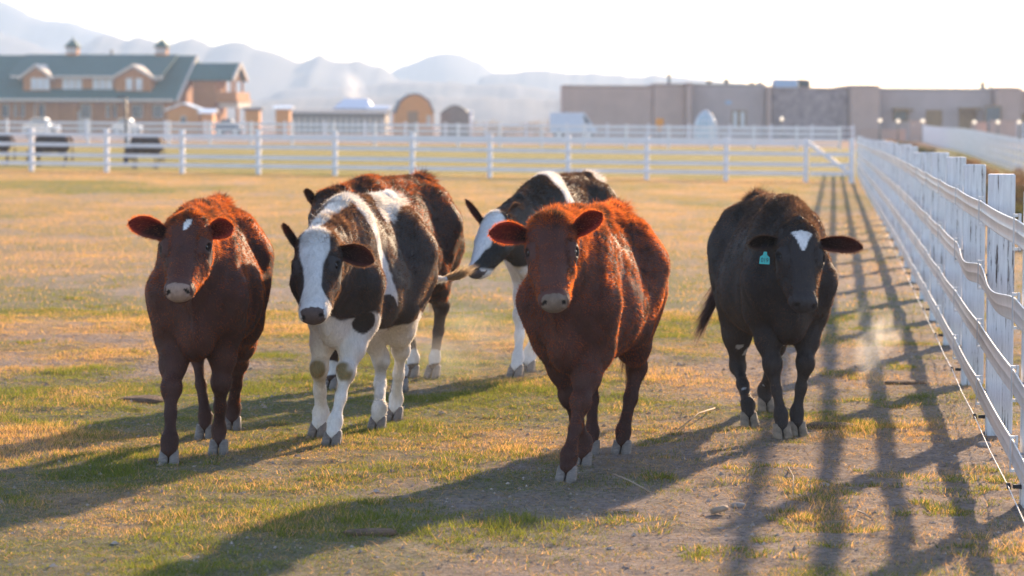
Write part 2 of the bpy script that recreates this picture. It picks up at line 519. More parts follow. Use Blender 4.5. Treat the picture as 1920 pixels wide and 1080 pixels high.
# ------------------------------------------------------------------ implicit surfaces
class Field:
    def __init__(s, lo, hi, h):
        s.lo = np.array(lo, float); s.h = h
        s.n = np.ceil((np.array(hi, float) - s.lo) / h).astype(int) + 1
        s.D = np.full(s.n, .3, np.float32)
    def region(s, lo, hi):
        a = np.clip(np.floor((np.array(lo) - s.lo) / s.h).astype(int), 0, s.n - 1)
        b = np.clip(np.ceil((np.array(hi) - s.lo) / s.h).astype(int) + 1, 1, s.n)
        sl = tuple(slice(a[i], b[i]) for i in range(3))
        ax = [(s.lo[i] + np.arange(a[i], b[i]) * s.h).astype(np.float32) for i in range(3)]
        return sl, np.meshgrid(*ax, indexing='ij', sparse=True)
    def smin(s, sl, d, k):
        a = s.D[sl]
        h = np.clip(k - np.abs(a - d), 0, None) / k
        s.D[sl] = np.minimum(a, d) - h * h * k * .25
    def smax(s, sl, d, k):
        a = s.D[sl]
        h = np.clip(k - np.abs(a - d), 0, None) / k
        s.D[sl] = np.maximum(a, d) + h * h * k * .25
    def cone(s, a, b, ra, rb, k=.04, sub=False):
        a = np.array(a, float); b = np.array(b, float)
        m = max(ra, rb) + k + .02
        sl, (X, Y, Z) = s.region(np.minimum(a, b) - m, np.maximum(a, b) + m)
        ba = b - a; L = max(ba @ ba, 1e-9)
        t = np.clip(((X - a[0]) * ba[0] + (Y - a[1]) * ba[1] + (Z - a[2]) * ba[2]) / L, 0, 1)
        d = np.sqrt((X - a[0] - t * ba[0]) ** 2 + (Y - a[1] - t * ba[1]) ** 2 + (Z - a[2] - t * ba[2]) ** 2) - (ra + t * (rb - ra))
        (s.smax(sl, -d, k) if sub else s.smin(sl, d, k))
    def chain(s, pts, rad, k=.04):
        for i in range(len(pts) - 1): s.cone(pts[i], pts[i + 1], rad[i], rad[i + 1], k)
    def ell(s, c, r, M=None, k=.04, sub=False):
        c = np.array(c, float); r = np.array(r, float)
        M = np.eye(3) if M is None else np.asarray(M)      # columns = axes
        m = r.max() + k + .02
        sl, (X, Y, Z) = s.region(c - m, c + m)
        P = (X - c[0], Y - c[1], Z - c[2])
        k0 = 0; k1 = 0
        for i in range(3):
            q = P[0] * M[0, i] + P[1] * M[1, i] + P[2] * M[2, i]
            k0 = k0 + (q / r[i]) ** 2; k1 = k1 + (q / r[i] ** 2) ** 2
        k0 = np.sqrt(k0); k1 = np.sqrt(k1) + 1e-6
        d = k0 * (k0 - 1) / k1
        (s.smax(sl, -d, k) if sub else s.smin(sl, d, k))
    def mesh(s):
        D = s.D; h = s.h
        ins = D < 0
        nx, ny, nz = D.shape
        c = np.zeros((nx - 1, ny - 1, nz - 1), np.int8)
        for i in (0, 1):
            for j in (0, 1):
                for k in (0, 1):
                    c += ins[i:nx - 1 + i, j:ny - 1 + j, k:nz - 1 + k]
        act = np.argwhere((c > 0) & (c < 8))
        idx = np.full(c.shape, -1, np.int64); idx[tuple(act.T)] = np.arange(len(act))
        S = np.zeros((len(act), 3)); N = np.zeros(len(act))
        cor = [(i, j, k) for i in (0, 1) for j in (0, 1) for k in (0, 1)]
        for a in cor:
            for ax in range(3):
                if a[ax]: continue
                b = list(a); b[ax] = 1
                da = D[act[:, 0] + a[0], act[:, 1] + a[1], act[:, 2] + a[2]]
                db = D[act[:, 0] + b[0], act[:, 1] + b[1], act[:, 2] + b[2]]
                m = (da < 0) != (db < 0)
                t = da / np.where(m, da - db, 1)
                p = np.tile(np.array(a, float), (len(act), 1)); p[:, ax] = t
                S[m] += p[m]; N[m] += 1
        V = (act + S / N[:, None]) * h + s.lo
        Q = []
        for ax in range(3):
            o1, o2 = [(1, 2), (2, 0), (0, 1)][ax]
            a = [slice(None)] * 3; b = [slice(None)] * 3
            a[ax] = slice(0, -1); b[ax] = slice(1, None)
            A = ins[tuple(a)]; B = ins[tuple(b)]
            e = np.argwhere(A != B)
            ok = (e[:, o1] > 0) & (e[:, o2] > 0) & (e[:, o1] < D.shape[o1] - 1) & (e[:, o2] < D.shape[o2] - 1)
            e = e[ok]
            flip = A[tuple(e.T)]
            def ci(d1, d2):
                q = e.copy(); q[:, o1] -= d1; q[:, o2] -= d2
                return idx[tuple(q.T)]
            q = np.stack([ci(1, 1), ci(0, 1), ci(0, 0), ci(1, 0)], -1)
            q[~flip] = q[~flip][:, ::-1]
            Q.append(q)
        return V, np.concatenate(Q)

def vnormals(V, Q):
    A = V[Q[:, 2]] - V[Q[:, 0]]; B = V[Q[:, 3]] - V[Q[:, 1]]
    n = np.cross(A, B); N = np.zeros_like(V)
    for i in range(4): np.add.at(N, Q[:, i], n)
    return N / (np.linalg.norm(N, axis=1, keepdims=True) + 1e-12), .5 * np.linalg.norm(n, axis=1)

def nrm(v):
    v = np.asarray(v, float); return v / (np.linalg.norm(v) + 1e-12)

NROT = np.linalg.qr(np.random.default_rng(5).normal(size=(3, 3)))[0]
def noise3(P, s, seed=0):
    P = P @ NROT
    return (vnoise(P[:, 0] * s, P[:, 1] * s, seed) + vnoise(P[:, 1] * s + 7, P[:, 2] * s, seed + 5) + vnoise(P[:, 2] * s, P[:, 0] * s + 3, seed + 9)) / 3

# ------------------------------------------------------------------ cattle
def mat_coat():
    m, nt, b, out = newmat('cattle_coat')
    at = nt.nodes.new('ShaderNodeAttribute'); at.attribute_name = 'coat'
    n = noise_node(nt, 60, 4, .7, sc=(1, 1, .35))
    r = ramp(nt, n.outputs['Fac'], [(.3, (.82, .82, .82)), (.7, (1.12, 1.12, 1.12))])
    mx = nt.nodes.new('ShaderNodeMix'); mx.data_type = 'RGBA'; mx.blend_type = 'MULTIPLY'; mx.inputs['Factor'].default_value = 1
    nt.links.new(at.outputs['Color'], mx.inputs['A']); nt.links.new(r.outputs['Color'], mx.inputs['B'])
    nt.links.new(mx.outputs['Result'], b.inputs['Base Color'])
    b.inputs['Roughness'].default_value = .62; b.inputs['Specular IOR Level'].default_value = .25
    n2 = noise_node(nt, 90, 5, .7, sc=(1, 1, .3))
    bp = nt.nodes.new('ShaderNodeBump'); bp.inputs['Strength'].default_value = .7; bp.inputs['Distance'].default_value = .008
    nt.links.new(n2.outputs['Fac'], bp.inputs['Height']); nt.links.new(bp.outputs[0], b.inputs['Normal'])
    return m
M_COAT = mat_coat()
M_FUR = mat_attr('cattle_fur', 'coat', rough=.5, trans=.5, spec=.3, tattr='glow')
M_EAR = mat_attr('cattle_ear_skin', 'coat', rough=.8, trans=.45, tint=(1.0, .42, .24), tpow=.75, tmul=1.9, spec=.1)
M_EYE = mat_basic('wet_dark_eye', (.012, .008, .007), rough=.25, var=.1, spec=.3)
M_HOOF = mat_basic('hoof_horn', (.20, .165, .14), rough=.6, var=.35, scale=30, bump=.4, bscale=60, sc=(1, 1, 5))
M_HOOFD = mat_basic('muddy_hoof_horn', (.26, .20, .14), rough=.7, var=.35, scale=30, bump=.4, bscale=60)

def hoof_mesh():
    F = Field((-.07, -.075, -.01), (.10, .075, .10), .0045)
    for s in (-1, 1):
        F.cone((.030, s * .026, .018), (-.012, s * .024, .075), .026, .022, k=.008)
        F.cone((-.03, s * .022, .014), (-.02, s * .022, .06), .020, .021, k=.012)
        F.cone((.045, s * .022, .006), (.0, s * .022, .05), .016, .02, k=.01)
    # cleft and flat sole
    sl, (X, Y, Z) = F.region((-1, -1, -1), (1, 1, 1))
    F.smax(sl, (-Z + .0 * X + .0 * Y) + 0 * X, .004)
    cl = .0035 + .02 * np.clip(.05 - Z, 0, 1) * .3 - np.abs(Y) + 0 * X
    F.smax(sl, np.where((X > -.05), np.minimum(cl, .07 - Z), -1.0).astype(np.float32) + 0 * Z, .003)
    F.D = np.maximum(F.D, (Z - .085) + 0 * X + 0 * Y)
    return F.mesh()
HOOF_V, HOOF_Q = hoof_mesh()
HOOF_ME = {}

PROF = np.array([  # f, top, bottom, half width
    [-.735, 1.02, .93, .015], [-.72, 1.08, .86, .07], [-.68, 1.14, .76, .125], [-.60, 1.185, .66, .195], [-.48, 1.205, .60, .235], [-.35, 1.20, .575, .265],
    [-.15, 1.175, .515, .315], [.05, 1.165, .495, .32], [.22, 1.175, .50, .285], [.36, 1.195, .515, .24], [.48, 1.18, .54, .195],
    [.58, 1.12, .55, .17], [.65, 1.02, .62, .12], [.69, .93, .72, .06], [.70, .85, .80, .015]])

def build_cow(name, P):
    """P: dict; builds the mesh in local coordinates (forward, left, up) -> object at ground between the feet"""
    s = P['s']; h = P.get('h', .0085)
    org = np.array([P['pos'][0], P['pos'][1], float(Zg(P['pos'][0], P['pos'][1]))])
    hd = nrm([math.sin(P['yaw']), -math.cos(P['yaw']), 0])       # yaw 0 = walks to the camera
    lf = np.array([-hd[1], hd[0], 0.0])
    B = np.stack([hd, lf, [0, 0, 1]], 1)                          # columns: local axes in world
    def loc(p): return B.T @ (np.array(p, float) - org)
    def wld(p): return B @ np.array(p, float) + org
    wd = P.get('fat', 1.0); ls = P.get('ls', .96)
    # head frame
    if 'poll' in P:
        poll = np.array(W(P['poll'][0], P['poll'][1], P['poll'][2]))
        Lh = P['headlen']
        d = ray(P['muz'][0], P['muz'][1]); d = np.array(d) / d.y
        o0 = np.array([0, 0, CAMH])
        best = None
        for D in np.linspace(P['poll'][2] - Lh, P['poll'][2] + Lh * .4, 400):
            q = o0 + d * D; e = abs(np.linalg.norm(q - poll) - Lh)
            if best is None or e < best[0] - 1e-4: best = (e, q)
        if P.get('muzD') is not None:
            muz = o0 + d * P['muzD']
        else: muz = best[1]
        poll_l, muz_l = loc(poll), loc(muz)
        ma = nrm(muz_l - poll_l); Lh = np.linalg.norm(muz_l - poll_l)
        face = nrm(B.T @ np.array(P.get('face', (0, -1, .15))))
    else:
        poll_l = np.array(P['poll_l']); muz_l = np.array(P['muz_l'])
        ma = nrm(muz_l - poll_l); Lh = np.linalg.norm(muz_l - poll_l); face = np.array(P['face_l'], float)
    na = nrm(face - ma * (face @ ma))
    sa = np.cross(na, ma)                                          # lateral; points to the animal's left
    if P.get('hroll'):
        a = P['hroll']; na2 = na * math.cos(a) + sa * math.sin(a); sa = sa * math.cos(a) - na * math.sin(a); na = na2
    HM = np.stack([ma, sa, na], 1)
    hs = Lh / .46
    def hp(m, l, n): return poll_l + HM @ (np.array([m, l, n]) * hs)
    # legs
    SH = {}
    legs = []
    for key, sd, front in (('FR', -1, True), ('FL', 1, True), ('HR', -1, False), ('HL', 1, False)):
        q = P['hoofs'][key]
        lift = 0; hp_yaw = 0
        if len(q) > 2: lift = q[2]
        if P.get('local_hoofs'): t = np.array([q[0], q[1], 0.0])
        else:
            t = loc(gp(q[0], q[1])); t[2] = 0
        t = np.array([t[0], t[1], lift])
        legs.append((key, sd, front, t, lift))
    lo = np.minimum(np.minimum(np.array([-.95, -.48, -.02]) * [s, s, 1], np.minimum(poll_l, muz_l) - .2), min(l[3][0] for l in legs) - .1)
    lo[1] = min(-.48 * s, poll_l[1] - .25, muz_l[1] - .2); lo[2] = -.03
    hi = np.maximum(np.array([.8, .48, 1.33]) * s, np.maximum(poll_l, muz_l) + .2)
    tail = P.get('tail')
    if P.get('tail_px'): tail = [loc(W(*q)) for q in P['tail_px']]
    if tail:
        tl = np.array(tail); lo = np.minimum(lo, tl.min(0) - .06); hi = np.maximum(hi, tl.max(0) + .06); lo[2] = -.03
    F = Field(lo, hi, h)
    # trunk
    fs = np.linspace(-.76, .72, 300)
    def prof(c):
        v = np.interp(fs, PROF[:, 0], PROF[:, c]); kk = np.hanning(19); kk /= kk.sum()
        e = np.pad(v, 9, mode='edge'); return np.convolve(e, kk, 'valid')
    tp, bt, ww = prof(1), prof(2), prof(3) * wd
    tp = tp - P.get('arch', 0) * (fs / .6) ** 2; bt = bt + P.get('arch', 0) * .8 * (fs / .6) ** 2
    bt = bt - P.get('belly', 0) * np.exp(-((fs - .0) / .35) ** 2)
    sl, (X, Y, Z) = F.region((-.80 * s, -.5 * s, .3 * s), (.74 * s, .5 * s, 1.3 * s))
    f = X[:, 0, 0] / (s * ls)
    T = np.interp(f, fs, tp)[:, None, None]; Bo = np.interp(f, fs, bt)[:, None, None]; w = np.interp(f, fs, ww)[:, None, None]
    w = np.where((f < -.75)[:, None, None] | (f > .71)[:, None, None], .002, w)
    cz = (T + Bo) / 2; hh = np.maximum((T - Bo) / 2, .012)
    tz = (Z / s - cz) / hh
    wz = w * .93 * (1 - .27 * np.clip(tz, -1, 1) - .06 * np.clip(tz, -1, 1) ** 2)
    p = 2.1
    rho = ((np.abs(Y / s) / wz) ** p + np.abs(tz) ** p) ** (1 / p)
    d = (rho - 1) * np.minimum(w, hh) * s * .85
    F.smin(sl, d.astype(np.float32), .02)
    def S(a, b, c): return np.array([a * ls, b, c]) * s
    for g in (-1, 1):
        F.ell(S(.42, g * .135 * wd, .90), np.array([.14, .075, .25]) * s, k=.07)          # shoulder blade
        F.ell(S(.52, g * .125 * wd, .78), np.array([.10, .075, .12]) * s, k=.07)          # point of shoulder
        F.ell(S(-.47, g * .150 * wd, .83), np.array([.20, .085, .27]) * s, k=.10)          # thigh
        F.ell(S(-.43, g * .14 * wd, 1.10), np.array([.08, .045, .045]) * s, k=.12)        # hook bone
        F.ell(S(-.68, g * .085, 1.06), np.array([.04, .035, .04]) * s, k=.06)             # pin bone
    F.cone(S(-.50, 0, 1.205), S(-.70, 0, 1.15), .03 * s, .028 * s, k=.06)                 # tail head
    F.cone(S(-.30, 0, 1.19), S(.40, 0, 1.195), .028 * s, .035 * s, k=.08)                 # spine
    F.ell(S(.60, 0, .615), np.array([.10, .065, .11]) * s, k=.06)                        # brisket
    F.ell(S(.50, 0, .545), np.array([.12, .05, .06]) * s, k=.06)
    for g in (-1, 1):
        F.ell(S(-.27, g * .30 * wd, 1.00), np.array([.12, .07, .12]) * s, k=.07, sub=True)      # hollow of the flank
        F.ell(S(.235, g * .335 * wd, .86), np.array([.04, .05, .24]) * s, k=.06, sub=True)      # behind the shoulder
        F.ell(S(.63, g * .17, .80), np.array([.05, .045, .17]) * s, k=.05, sub=True)            # neck in front of the shoulder
        F.ell(S(-.30, g * .30 * wd, .62), np.array([.05, .06, .15]) * s, k=.05, sub=True)       # fold before the thigh
    # neck
    hb = hp(.03, 0, -.10); th = hp(.13, 0, -.16)
    F.cone(S(.38, 0, 1.03), hb, .145 * s, .088 * hs, k=.09)
    F.cone(S(.46, 0, .88), (hb + th) / 2, .145 * s, .082 * hs, k=.09)
    F.cone(S(.50, 0, .72), th, .11 * s, .05 * hs, k=.07)
    F.cone(S(.30, 0, 1.13), hp(-.005, 0, -.07), .085 * s, .062 * hs, k=.08)
    # dewlap
    F.cone(S(.62, 0, .60), th * .75 + S(.5, 0, .6) * .25, .035 * s, .02 * s, k=.06)
    # head
    HR = np.array
    def E(c, r, k=.03, sub=False): F.ell(hp(*c), HR(r) * hs, HM, k * hs, sub)
    def C(a, b, ra, rb, k=.03): F.cone(hp(*a), hp(*b), ra * hs, rb * hs, k * hs)
    E((.075, 0, -.065), (.105, .102, .085), .04)
    E((.13, 0, -.045), (.14, .094, .060), .04)
    E((.008, 0, -.045), (.042, .084, .050), .04)
    E((.24, 0, -.055), (.13, .062, .052), .05)
    for g in (-1, 1):
        E((.155, g * .086, -.046), (.050, .034, .036), .03)
        E((.17, g * .060, -.115), (.095, .042, .075), .05)
        C((.22, g * .048, -.12), (.38, g * .030, -.095), .045, .032, .04)
        E((.30, g * .038, -.075), (.09, .030, .040), .04)
    C((.25, 0, -.052), (.395, 0, -.058), .052, .048, .04)
    E((.415, 0, -.062), (.050, .067, .050), .03)
    E((.438, 0, -.055), (.026, .058, .040), .025)
    E((.400, 0, -.108), (.045, .046, .028), .025)
    C((.36, 0, -.115), (.18, 0, -.15), .032, .05, .05)
    for g in (-1, 1):
        E((.458, g * .043, -.038), (.012, .009, .014), .008, sub=True)
        E((.425, g * .062, -.100), (.030, .010, .004), .008, sub=True)
        E((.170, g * .108, -.036), (.018, .014, .012), .012, sub=True)
    # legs
    jl = {}
    for key, sd, front, t, lift in legs:
        if front:
            E0 = S(.40, sd * .135 * min(wd, 1.05), .64); L1, L2 = .285 * s, .265 * s
            fet = t + np.array([-.035, 0, .115]) * [1, 1, 1] * s
            if lift > .02: fet = t + S(-.01, 0, .11)
            v = fet - E0; Ld = np.linalg.norm(v)
            if Ld > (L1 + L2) * .998:
                E0 = fet - v / Ld * (L1 + L2) * .998; v = fet - E0; Ld = np.linalg.norm(v)
            a = (L1 ** 2 - L2 ** 2 + Ld ** 2) / (2 * Ld); hgt = math.sqrt(max(L1 ** 2 - a * a, 0))
            u = v / Ld; side = nrm(np.array([1, 0, 0]) - u * u[0])
            K = E0 + u * a + side * hgt
            F.cone(S(.50, sd * .14, .80), E0, .105 * s, .085 * s, k=.07)
            F.chain([E0, E0 * .45 + K * .55, K + (E0 - K) * .12], [.080 * s, .055 * s, .041 * s], k=.05)
            F.ell(K, np.array([.040, .041, .055]) * s, k=.035)
            F.chain([K, K * .5 + fet * .5, fet + (K - fet) * .15], [.037 * s, .028 * s, .030 * s], k=.03)
            F.ell(K + np.array([.012, 0, 0]) * s, np.array([.040, .040, .045]) * s, k=.03)
            jl[key] = (E0, K, fet)
        else:
            S0 = S(-.27, sd * .165 * min(wd, 1.05), .66); L1, L2 = .37 * s, .335 * s
            fet = t + np.array([-.03, 0, .115]) * s
            v = fet - S0; Ld = np.linalg.norm(v)
            if Ld > (L1 + L2) * .99:
                S0 = fet - v / Ld * (L1 + L2) * .99; v = fet - S0; Ld = np.linalg.norm(v)
            a = (L1 ** 2 - L2 ** 2 + Ld ** 2) / (2 * Ld); hgt = math.sqrt(max(L1 ** 2 - a * a, 0))
            u = v / Ld; side = nrm(np.array([-1, 0, 0]) + u * u[0])
            K = S0 + u * a + side * hgt
            F.cone(S(-.42, sd * .15, .93), S0, .15 * s, .10 * s, k=.08)
            F.cone(S(-.56, sd * .13, .80), S0 * .5 + K * .5, .13 * s, .065 * s, k=.07)
            F.chain([S0, S0 * .45 + K * .55, K], [.10 * s, .066 * s, .042 * s], k=.05)
            F.cone(K + S(-.03, 0, .03), K * .75 + S0 * .25 + S(-.035, 0, .03), .022 * s, .022 * s, k=.03)
            F.ell(K, np.array([.050, .040, .055]) * s, k=.03)
            F.chain([K, K * .5 + fet * .5, fet + (K - fet) * .15], [.037 * s, .029 * s, .031 * s], k=.03)
            jl[key] = (S0, K, fet)
        F.ell(fet, np.array([.037, .038, .038]) * s, k=.03)
        top = t + S(-.012, 0, .062)
        F.cone(fet, top, .033 * s, .037 * s, k=.025)
        for g in (-1, 1): F.ell(fet + S(-.040, g * .018, -.012), np.array([.014, .012, .018]) * s, k=.012)   # dew claws
    # tail
    if tail:
        pts = [S(-.69, 0, 1.14)] + [np.array(q, float) for q in tail]
        n = len(pts); F.chain(pts, list(np.linspace(.030, .012, n) * s), k=.02)
    V, Q = F.mesh()
    # gentle muscle unevenness
    N, A = vnormals(V, Q)
    V = V + N * ((noise3(V, 5, 3) - .5) * .022 + (noise3(V, 14, 13) - .5) * .008)[:, None]
    nk = np.clip((V[:, 0] - .40 * s) / .12, 0, 1) * np.clip((.78 * s - V[:, 0]) / .08, 0, 1) * np.clip((V[:, 2] - .62 * s) / .1, 0, 1) * (((V - poll_l) @ HM)[:, 2] < -.08)
    V = V + N * (nk * .0022 * np.sin(V[:, 0] * 75 + V[:, 2] * 22 + 3 * noise3(V, 6, 21)))[:, None]
    N, A = vnormals(V, Q)
    # --- coat colour
    def to_head(Pp): return ((Pp - poll_l) @ HM) / hs
    hq = to_head(V)
    ctx = dict(s=s, jl=jl, hq=hq)
    C_ = P['coat'](V, N, ctx)
    # head mask
    inhead = (hq[:, 0] > -.03) & (np.abs(hq[:, 1]) < .16) & (hq[:, 2] > -.26) & (hq[:, 0] < .5) & (V[:, 0] > .45 * s)
    nose = inhead & (hq[:, 0] > .425 - .25 * np.clip(-.05 - hq[:, 2], 0, .1)) & (hq[:, 2] > -.10) & (np.abs(hq[:, 1]) < .055)
    C_[nose] = np.array(P['nose']) * (.7 + .6 * noise3(V[nose], 80, 4))[:, None]
    nos = inhead & (((hq[:, 0] - .455) / .018) ** 2 + ((np.abs(hq[:, 1]) - .043 + (hq[:, 2] + .04) * .4) / .0095) ** 2 + ((hq[:, 2] + .038) / .014) ** 2 < 1)
    C_[nos] = (.012, .008, .008)
    lid = inhead & (((hq[:, 0] - .170) / .030) ** 2 + ((np.abs(hq[:, 1]) - .108) / .03) ** 2 + ((hq[:, 2] + .040) / .020) ** 2 < 1)
    C_[lid] *= .35
    # --- fur strands
    nfur = P.get('nfur', 60000)
    Vs = [V]; Fq = Q; Ft = []; Cs = [C_]; base = len(V)
    if nfur:
        up_ = np.clip(N[Q].mean(1)[:, 2], 0, 1); pr = A * (1 + 1.6 * up_); pr[V[Q[:, 0], 2] < .45 * s] *= .8; pr = pr / pr.sum()
        fi = rng.choice(len(Q), nfur, p=pr)
        bc = rng.dirichlet((1, 1, 1, 1), nfur)
        Pp = (V[Q[fi]] * bc[..., None]).sum(1); Nn = (N[Q[fi]] * bc[..., None]).sum(1); Cc = (C_[Q[fi]] * bc[..., None]).sum(1)
        hqf = to_head(Pp)
        ih = (hqf[:, 0] > -.05) & (np.abs(hqf[:, 1]) < .17) & (hqf[:, 2] > -.24) & (hqf[:, 0] < .5) & (Pp[:, 0] > .5 * s)
        leg = Pp[:, 2] < .48 * s
        flow = np.tile(np.array([-.75, 0, -.6]), (nfur, 1))
        flow[leg] = (0, 0, -1)
        flow[ih] = -ma * .2 + np.array([0, 0, -.8])
        flow = flow - Nn * (flow * Nn).sum(1, keepdims=True)
        L = np.full(nfur, .012); L[leg] = .009
        L = L + .010 * np.clip((Pp[:, 2] / s - 1.02) / .18, 0, 1) * (~ih)            # shaggier on the back line
        L[ih] = .008 + .014 * np.clip(1 - np.abs(hqf[ih, 0] + .0) / .09, 0, 1)        # curly poll
        L[ih & (hqf[:, 0] > .08)] = .007; L[ih & (hqf[:, 0] > .08) & ((np.abs(hqf[:, 1]) > .055) | (hqf[:, 2] < -.09))] = .014; L[ih & (hqf[:, 0] > .40)] = .003
        L[ih & (np.abs(hqf[:, 0] - .17) < .04) & (np.abs(hqf[:, 1]) > .07)] = .0025
        th_ = (np.abs(Pp[:, 1]) < .05 * s) & (Pp[:, 0] < -.48 * s) & (Pp[:, 0] > -.68 * s) & (Pp[:, 2] > 1.17 * s)
        L[th_] = .05
        patch = noise3(Pp, 24, 16); L *= rng.uniform(.5, 1.35, nfur) * P.get('shag', 1.0) * (.45 + 1.1 * patch)
        up = np.where(th_, 1.4, .45 + .25 * np.clip(Nn[:, 2], 0, 1))[:, None]
        L *= np.where((rng.random(nfur) < .035) & ~(ih & (hqf[:, 0] > .08)), 1.9, 1.0)
        cl = (noise3(Pp, 28, 6)[:, None] - .5) * 2.6
        dr = Nn * up + flow * .8 + rng.normal(0, .28, (nfur, 3)) + cl * np.array([.2, .5, .1])
        dr /= np.linalg.norm(dr, axis=1, keepdims=True)
        sd_ = np.cross(dr, rng.normal(0, 1, (nfur, 3))); sd_ /= np.linalg.norm(sd_, axis=1, keepdims=True)
        wv = (rng.uniform(.0008, .0015, nfur) * P.get('fw', 1.0))[:, None]
        T3 = np.empty((nfur, 3, 3)); b0 = Pp - Nn * .002
        T3[:, 0] = b0 - sd_ * wv; T3[:, 1] = b0 + sd_ * wv; T3[:, 2] = b0 + dr * L[:, None] + Nn * (-.12 * L[:, None])
        Vs.append(T3.reshape(-1, 3)); Ft.append(np.arange(nfur)[:, None] * 3 + np.array([0, 1, 2]) + base); base += nfur * 3
        Cs.append(np.repeat(Cc * (rng.uniform(.65, 1.3, (nfur, 1)) * (.45 + 1.1 * np.clip((noise3(Pp, 33, 26)[:, None] - .5) * 2.2 + .5, 0, 1))), 3, axis=0))
    nft = sum(len(f) for f in Ft)
    # --- ears (leaf shaped cupped sheets with a hairy fringe)
    earq = []; 
    for g, et in zip((-1, 1), P['ears']):
        root = hp(.045, g * .082, -.075)
        if 'tip' in et:
            tip = loc(W(et['tip'][0], et['tip'][1], et['tip'][2]))
        else: tip = root + HM @ (np.array(et['vec']) * hs)
        ax = tip - root; EL = np.linalg.norm(ax); ax = ax / EL
        op = B.T @ np.array(et.get('open', (0, -1, -.1))) if 'poll' in P else HM @ np.array([.1, 0, 1.0])
        op = nrm(op - ax * (op @ ax)); wd_ = np.cross(ax, op)
        nu, nv = 18, 13
        U, Vv = np.meshgrid(np.linspace(0, 1, nu), np.linspace(-1, 1, nv), indexing='ij')
        wid = et.get('w', .052) * hs * (np.interp(U, [0, .12, .35, .6, .8, .93, 1], [.45, .55, .9, 1.0, .82, .45, .05]))
        cup = .55 * wid * (Vv ** 2) * np.interp(U, [0, .3, 1], [1.5, 1.0, .25]) 
        droop = -.012 * np.sin(U * 3.14)
        mid = root + ax * 0
        Pt = root + U[..., None] * EL * ax + (Vv * wid)[..., None] * wd_ + (cup - .012 * hs)[..., None] * op + droop[..., None] * np.array([0, 0, -1])
        thick = .0035
        inner = Pt.reshape(-1, 3); outer = (Pt - op * thick * np.where(np.abs(Vv) > .99, .3, 1)[..., None]).reshape(-1, 3)
        I = np.arange(nu * nv).reshape(nu, nv)
        qf = np.stack([I[:-1, :-1], I[1:, :-1], I[1:, 1:], I[:-1, 1:]], -1).reshape(-1, 4)
        n0 = base
        cin = np.array(P.get('earc', P['furc'])) * 1.0
        rim = np.clip((np.abs(Vv) - .55) / .4, 0, 1).reshape(-1, 1)
        tipk = np.clip(U.reshape(-1, 1) * 1.3 - .45, 0, 1)
        ci_ = cin * (.25 + .5 * tipk + 1.3 * rim ** 2) * (.8 + .4 * noise3(inner, 60, 5)[:, None])  # backlit rim and tip glow put into the colour, middle darkened
        co_ = np.array(P['furc']) * (.35 + .5 * tipk + 1.3 * rim ** 2)  # same painted rim glow on the back of the ear
        Vs.append(inner); Vs.append(outer); Cs.append(ci_); Cs.append(co_)
        earq.append(qf + n0); earq.append(qf[:, ::-1] + n0 + nu * nv)
        e = np.concatenate([I[:, 0], I[-1, 1:], I[::-1, -1][1:]])
        st_ = np.stack([e[:-1], e[1:], e[1:] + nu * nv, e[:-1] + nu * nv], -1)
        earq.append(st_ + n0)
        base += 2 * nu * nv
        # fringe and inner hair
        if nfur:
            m = 1500
            uu = rng.random(m); vv = np.where(rng.random(m) < .7, np.sign(rng.normal(size=m)) * rng.uniform(.88, 1, m), rng.uniform(-1, 1, m))
            iu = np.clip((uu * (nu - 1)).astype(int), 0, nu - 2); fu = (uu * (nu - 1) - iu)[:, None]
            jv = np.clip(((vv + 1) / 2 * (nv - 1)).astype(int), 0, nv - 2); fv = ((vv + 1) / 2 * (nv - 1) - jv)[:, None]
            pb = (Pt[iu, jv] * (1 - fu) + Pt[iu + 1, jv] * fu) * (1 - fv) + (Pt[iu, jv + 1] * (1 - fu) + Pt[iu + 1, jv + 1] * fu) * fv
            dr = wd_ * vv[:, None] * 1.0 + ax * .5 + op * rng.uniform(-.3, .5, (m, 1)) + rng.normal(0, .25, (m, 3))
            dr /= np.linalg.norm(dr, axis=1, keepdims=True)
            ll = rng.uniform(.006, .020, m)[:, None]
            sd_ = np.cross(dr, rng.normal(0, 1, (m, 3))); sd_ /= np.linalg.norm(sd_, axis=1, keepdims=True)
            T3 = np.empty((m, 3, 3)); T3[:, 0] = pb - sd_ * .0008; T3[:, 1] = pb + sd_ * .0008; T3[:, 2] = pb + dr * ll
            Vs.append(T3.reshape(-1, 3)); Ft.append(np.arange(m)[:, None] * 3 + np.array([0, 1, 2]) + base); base += 3 * m; nft += m
            Cs.append(np.repeat(np.array(P['furc']) * rng.uniform(.8, 1.5, (m, 1)), 3, axis=0))
    earq = np.concatenate(earq)
    Vall = np.concatenate(Vs); Call = np.concatenate(Cs)
    quads = np.concatenate([Fq, earq]); mi = np.concatenate([np.zeros(len(Fq)), np.full(len(earq), 2)])
    Fl = [quads]; sm = [np.ones(len(quads), bool)]
    if Ft:
        tr = np.concatenate(Ft); Fl.append(tr); mi = np.concatenate([mi, np.ones(len(tr))]); sm.append(np.zeros(len(tr), bool))
    root = empty(name, tuple(org))
    root.rotation_euler = (0, 0, math.atan2(hd[1], hd[0]))
    body = mesh_np('body', Vall, Fl, [M_COAT, M_FUR, M_EAR], matidx=mi, cols={'coat': Call, 'glow': glow_of(Call)}, smooth=np.concatenate(sm), parent=root)
    # eyes
    for g in (-1, 1):
        mb = MB(); mb.sphere((0, 0, 0), .0195 * hs, 16, 12)
        e = mb.build('eye', M_EYE, root); e.location = hp(.170, g * .089, -.036)
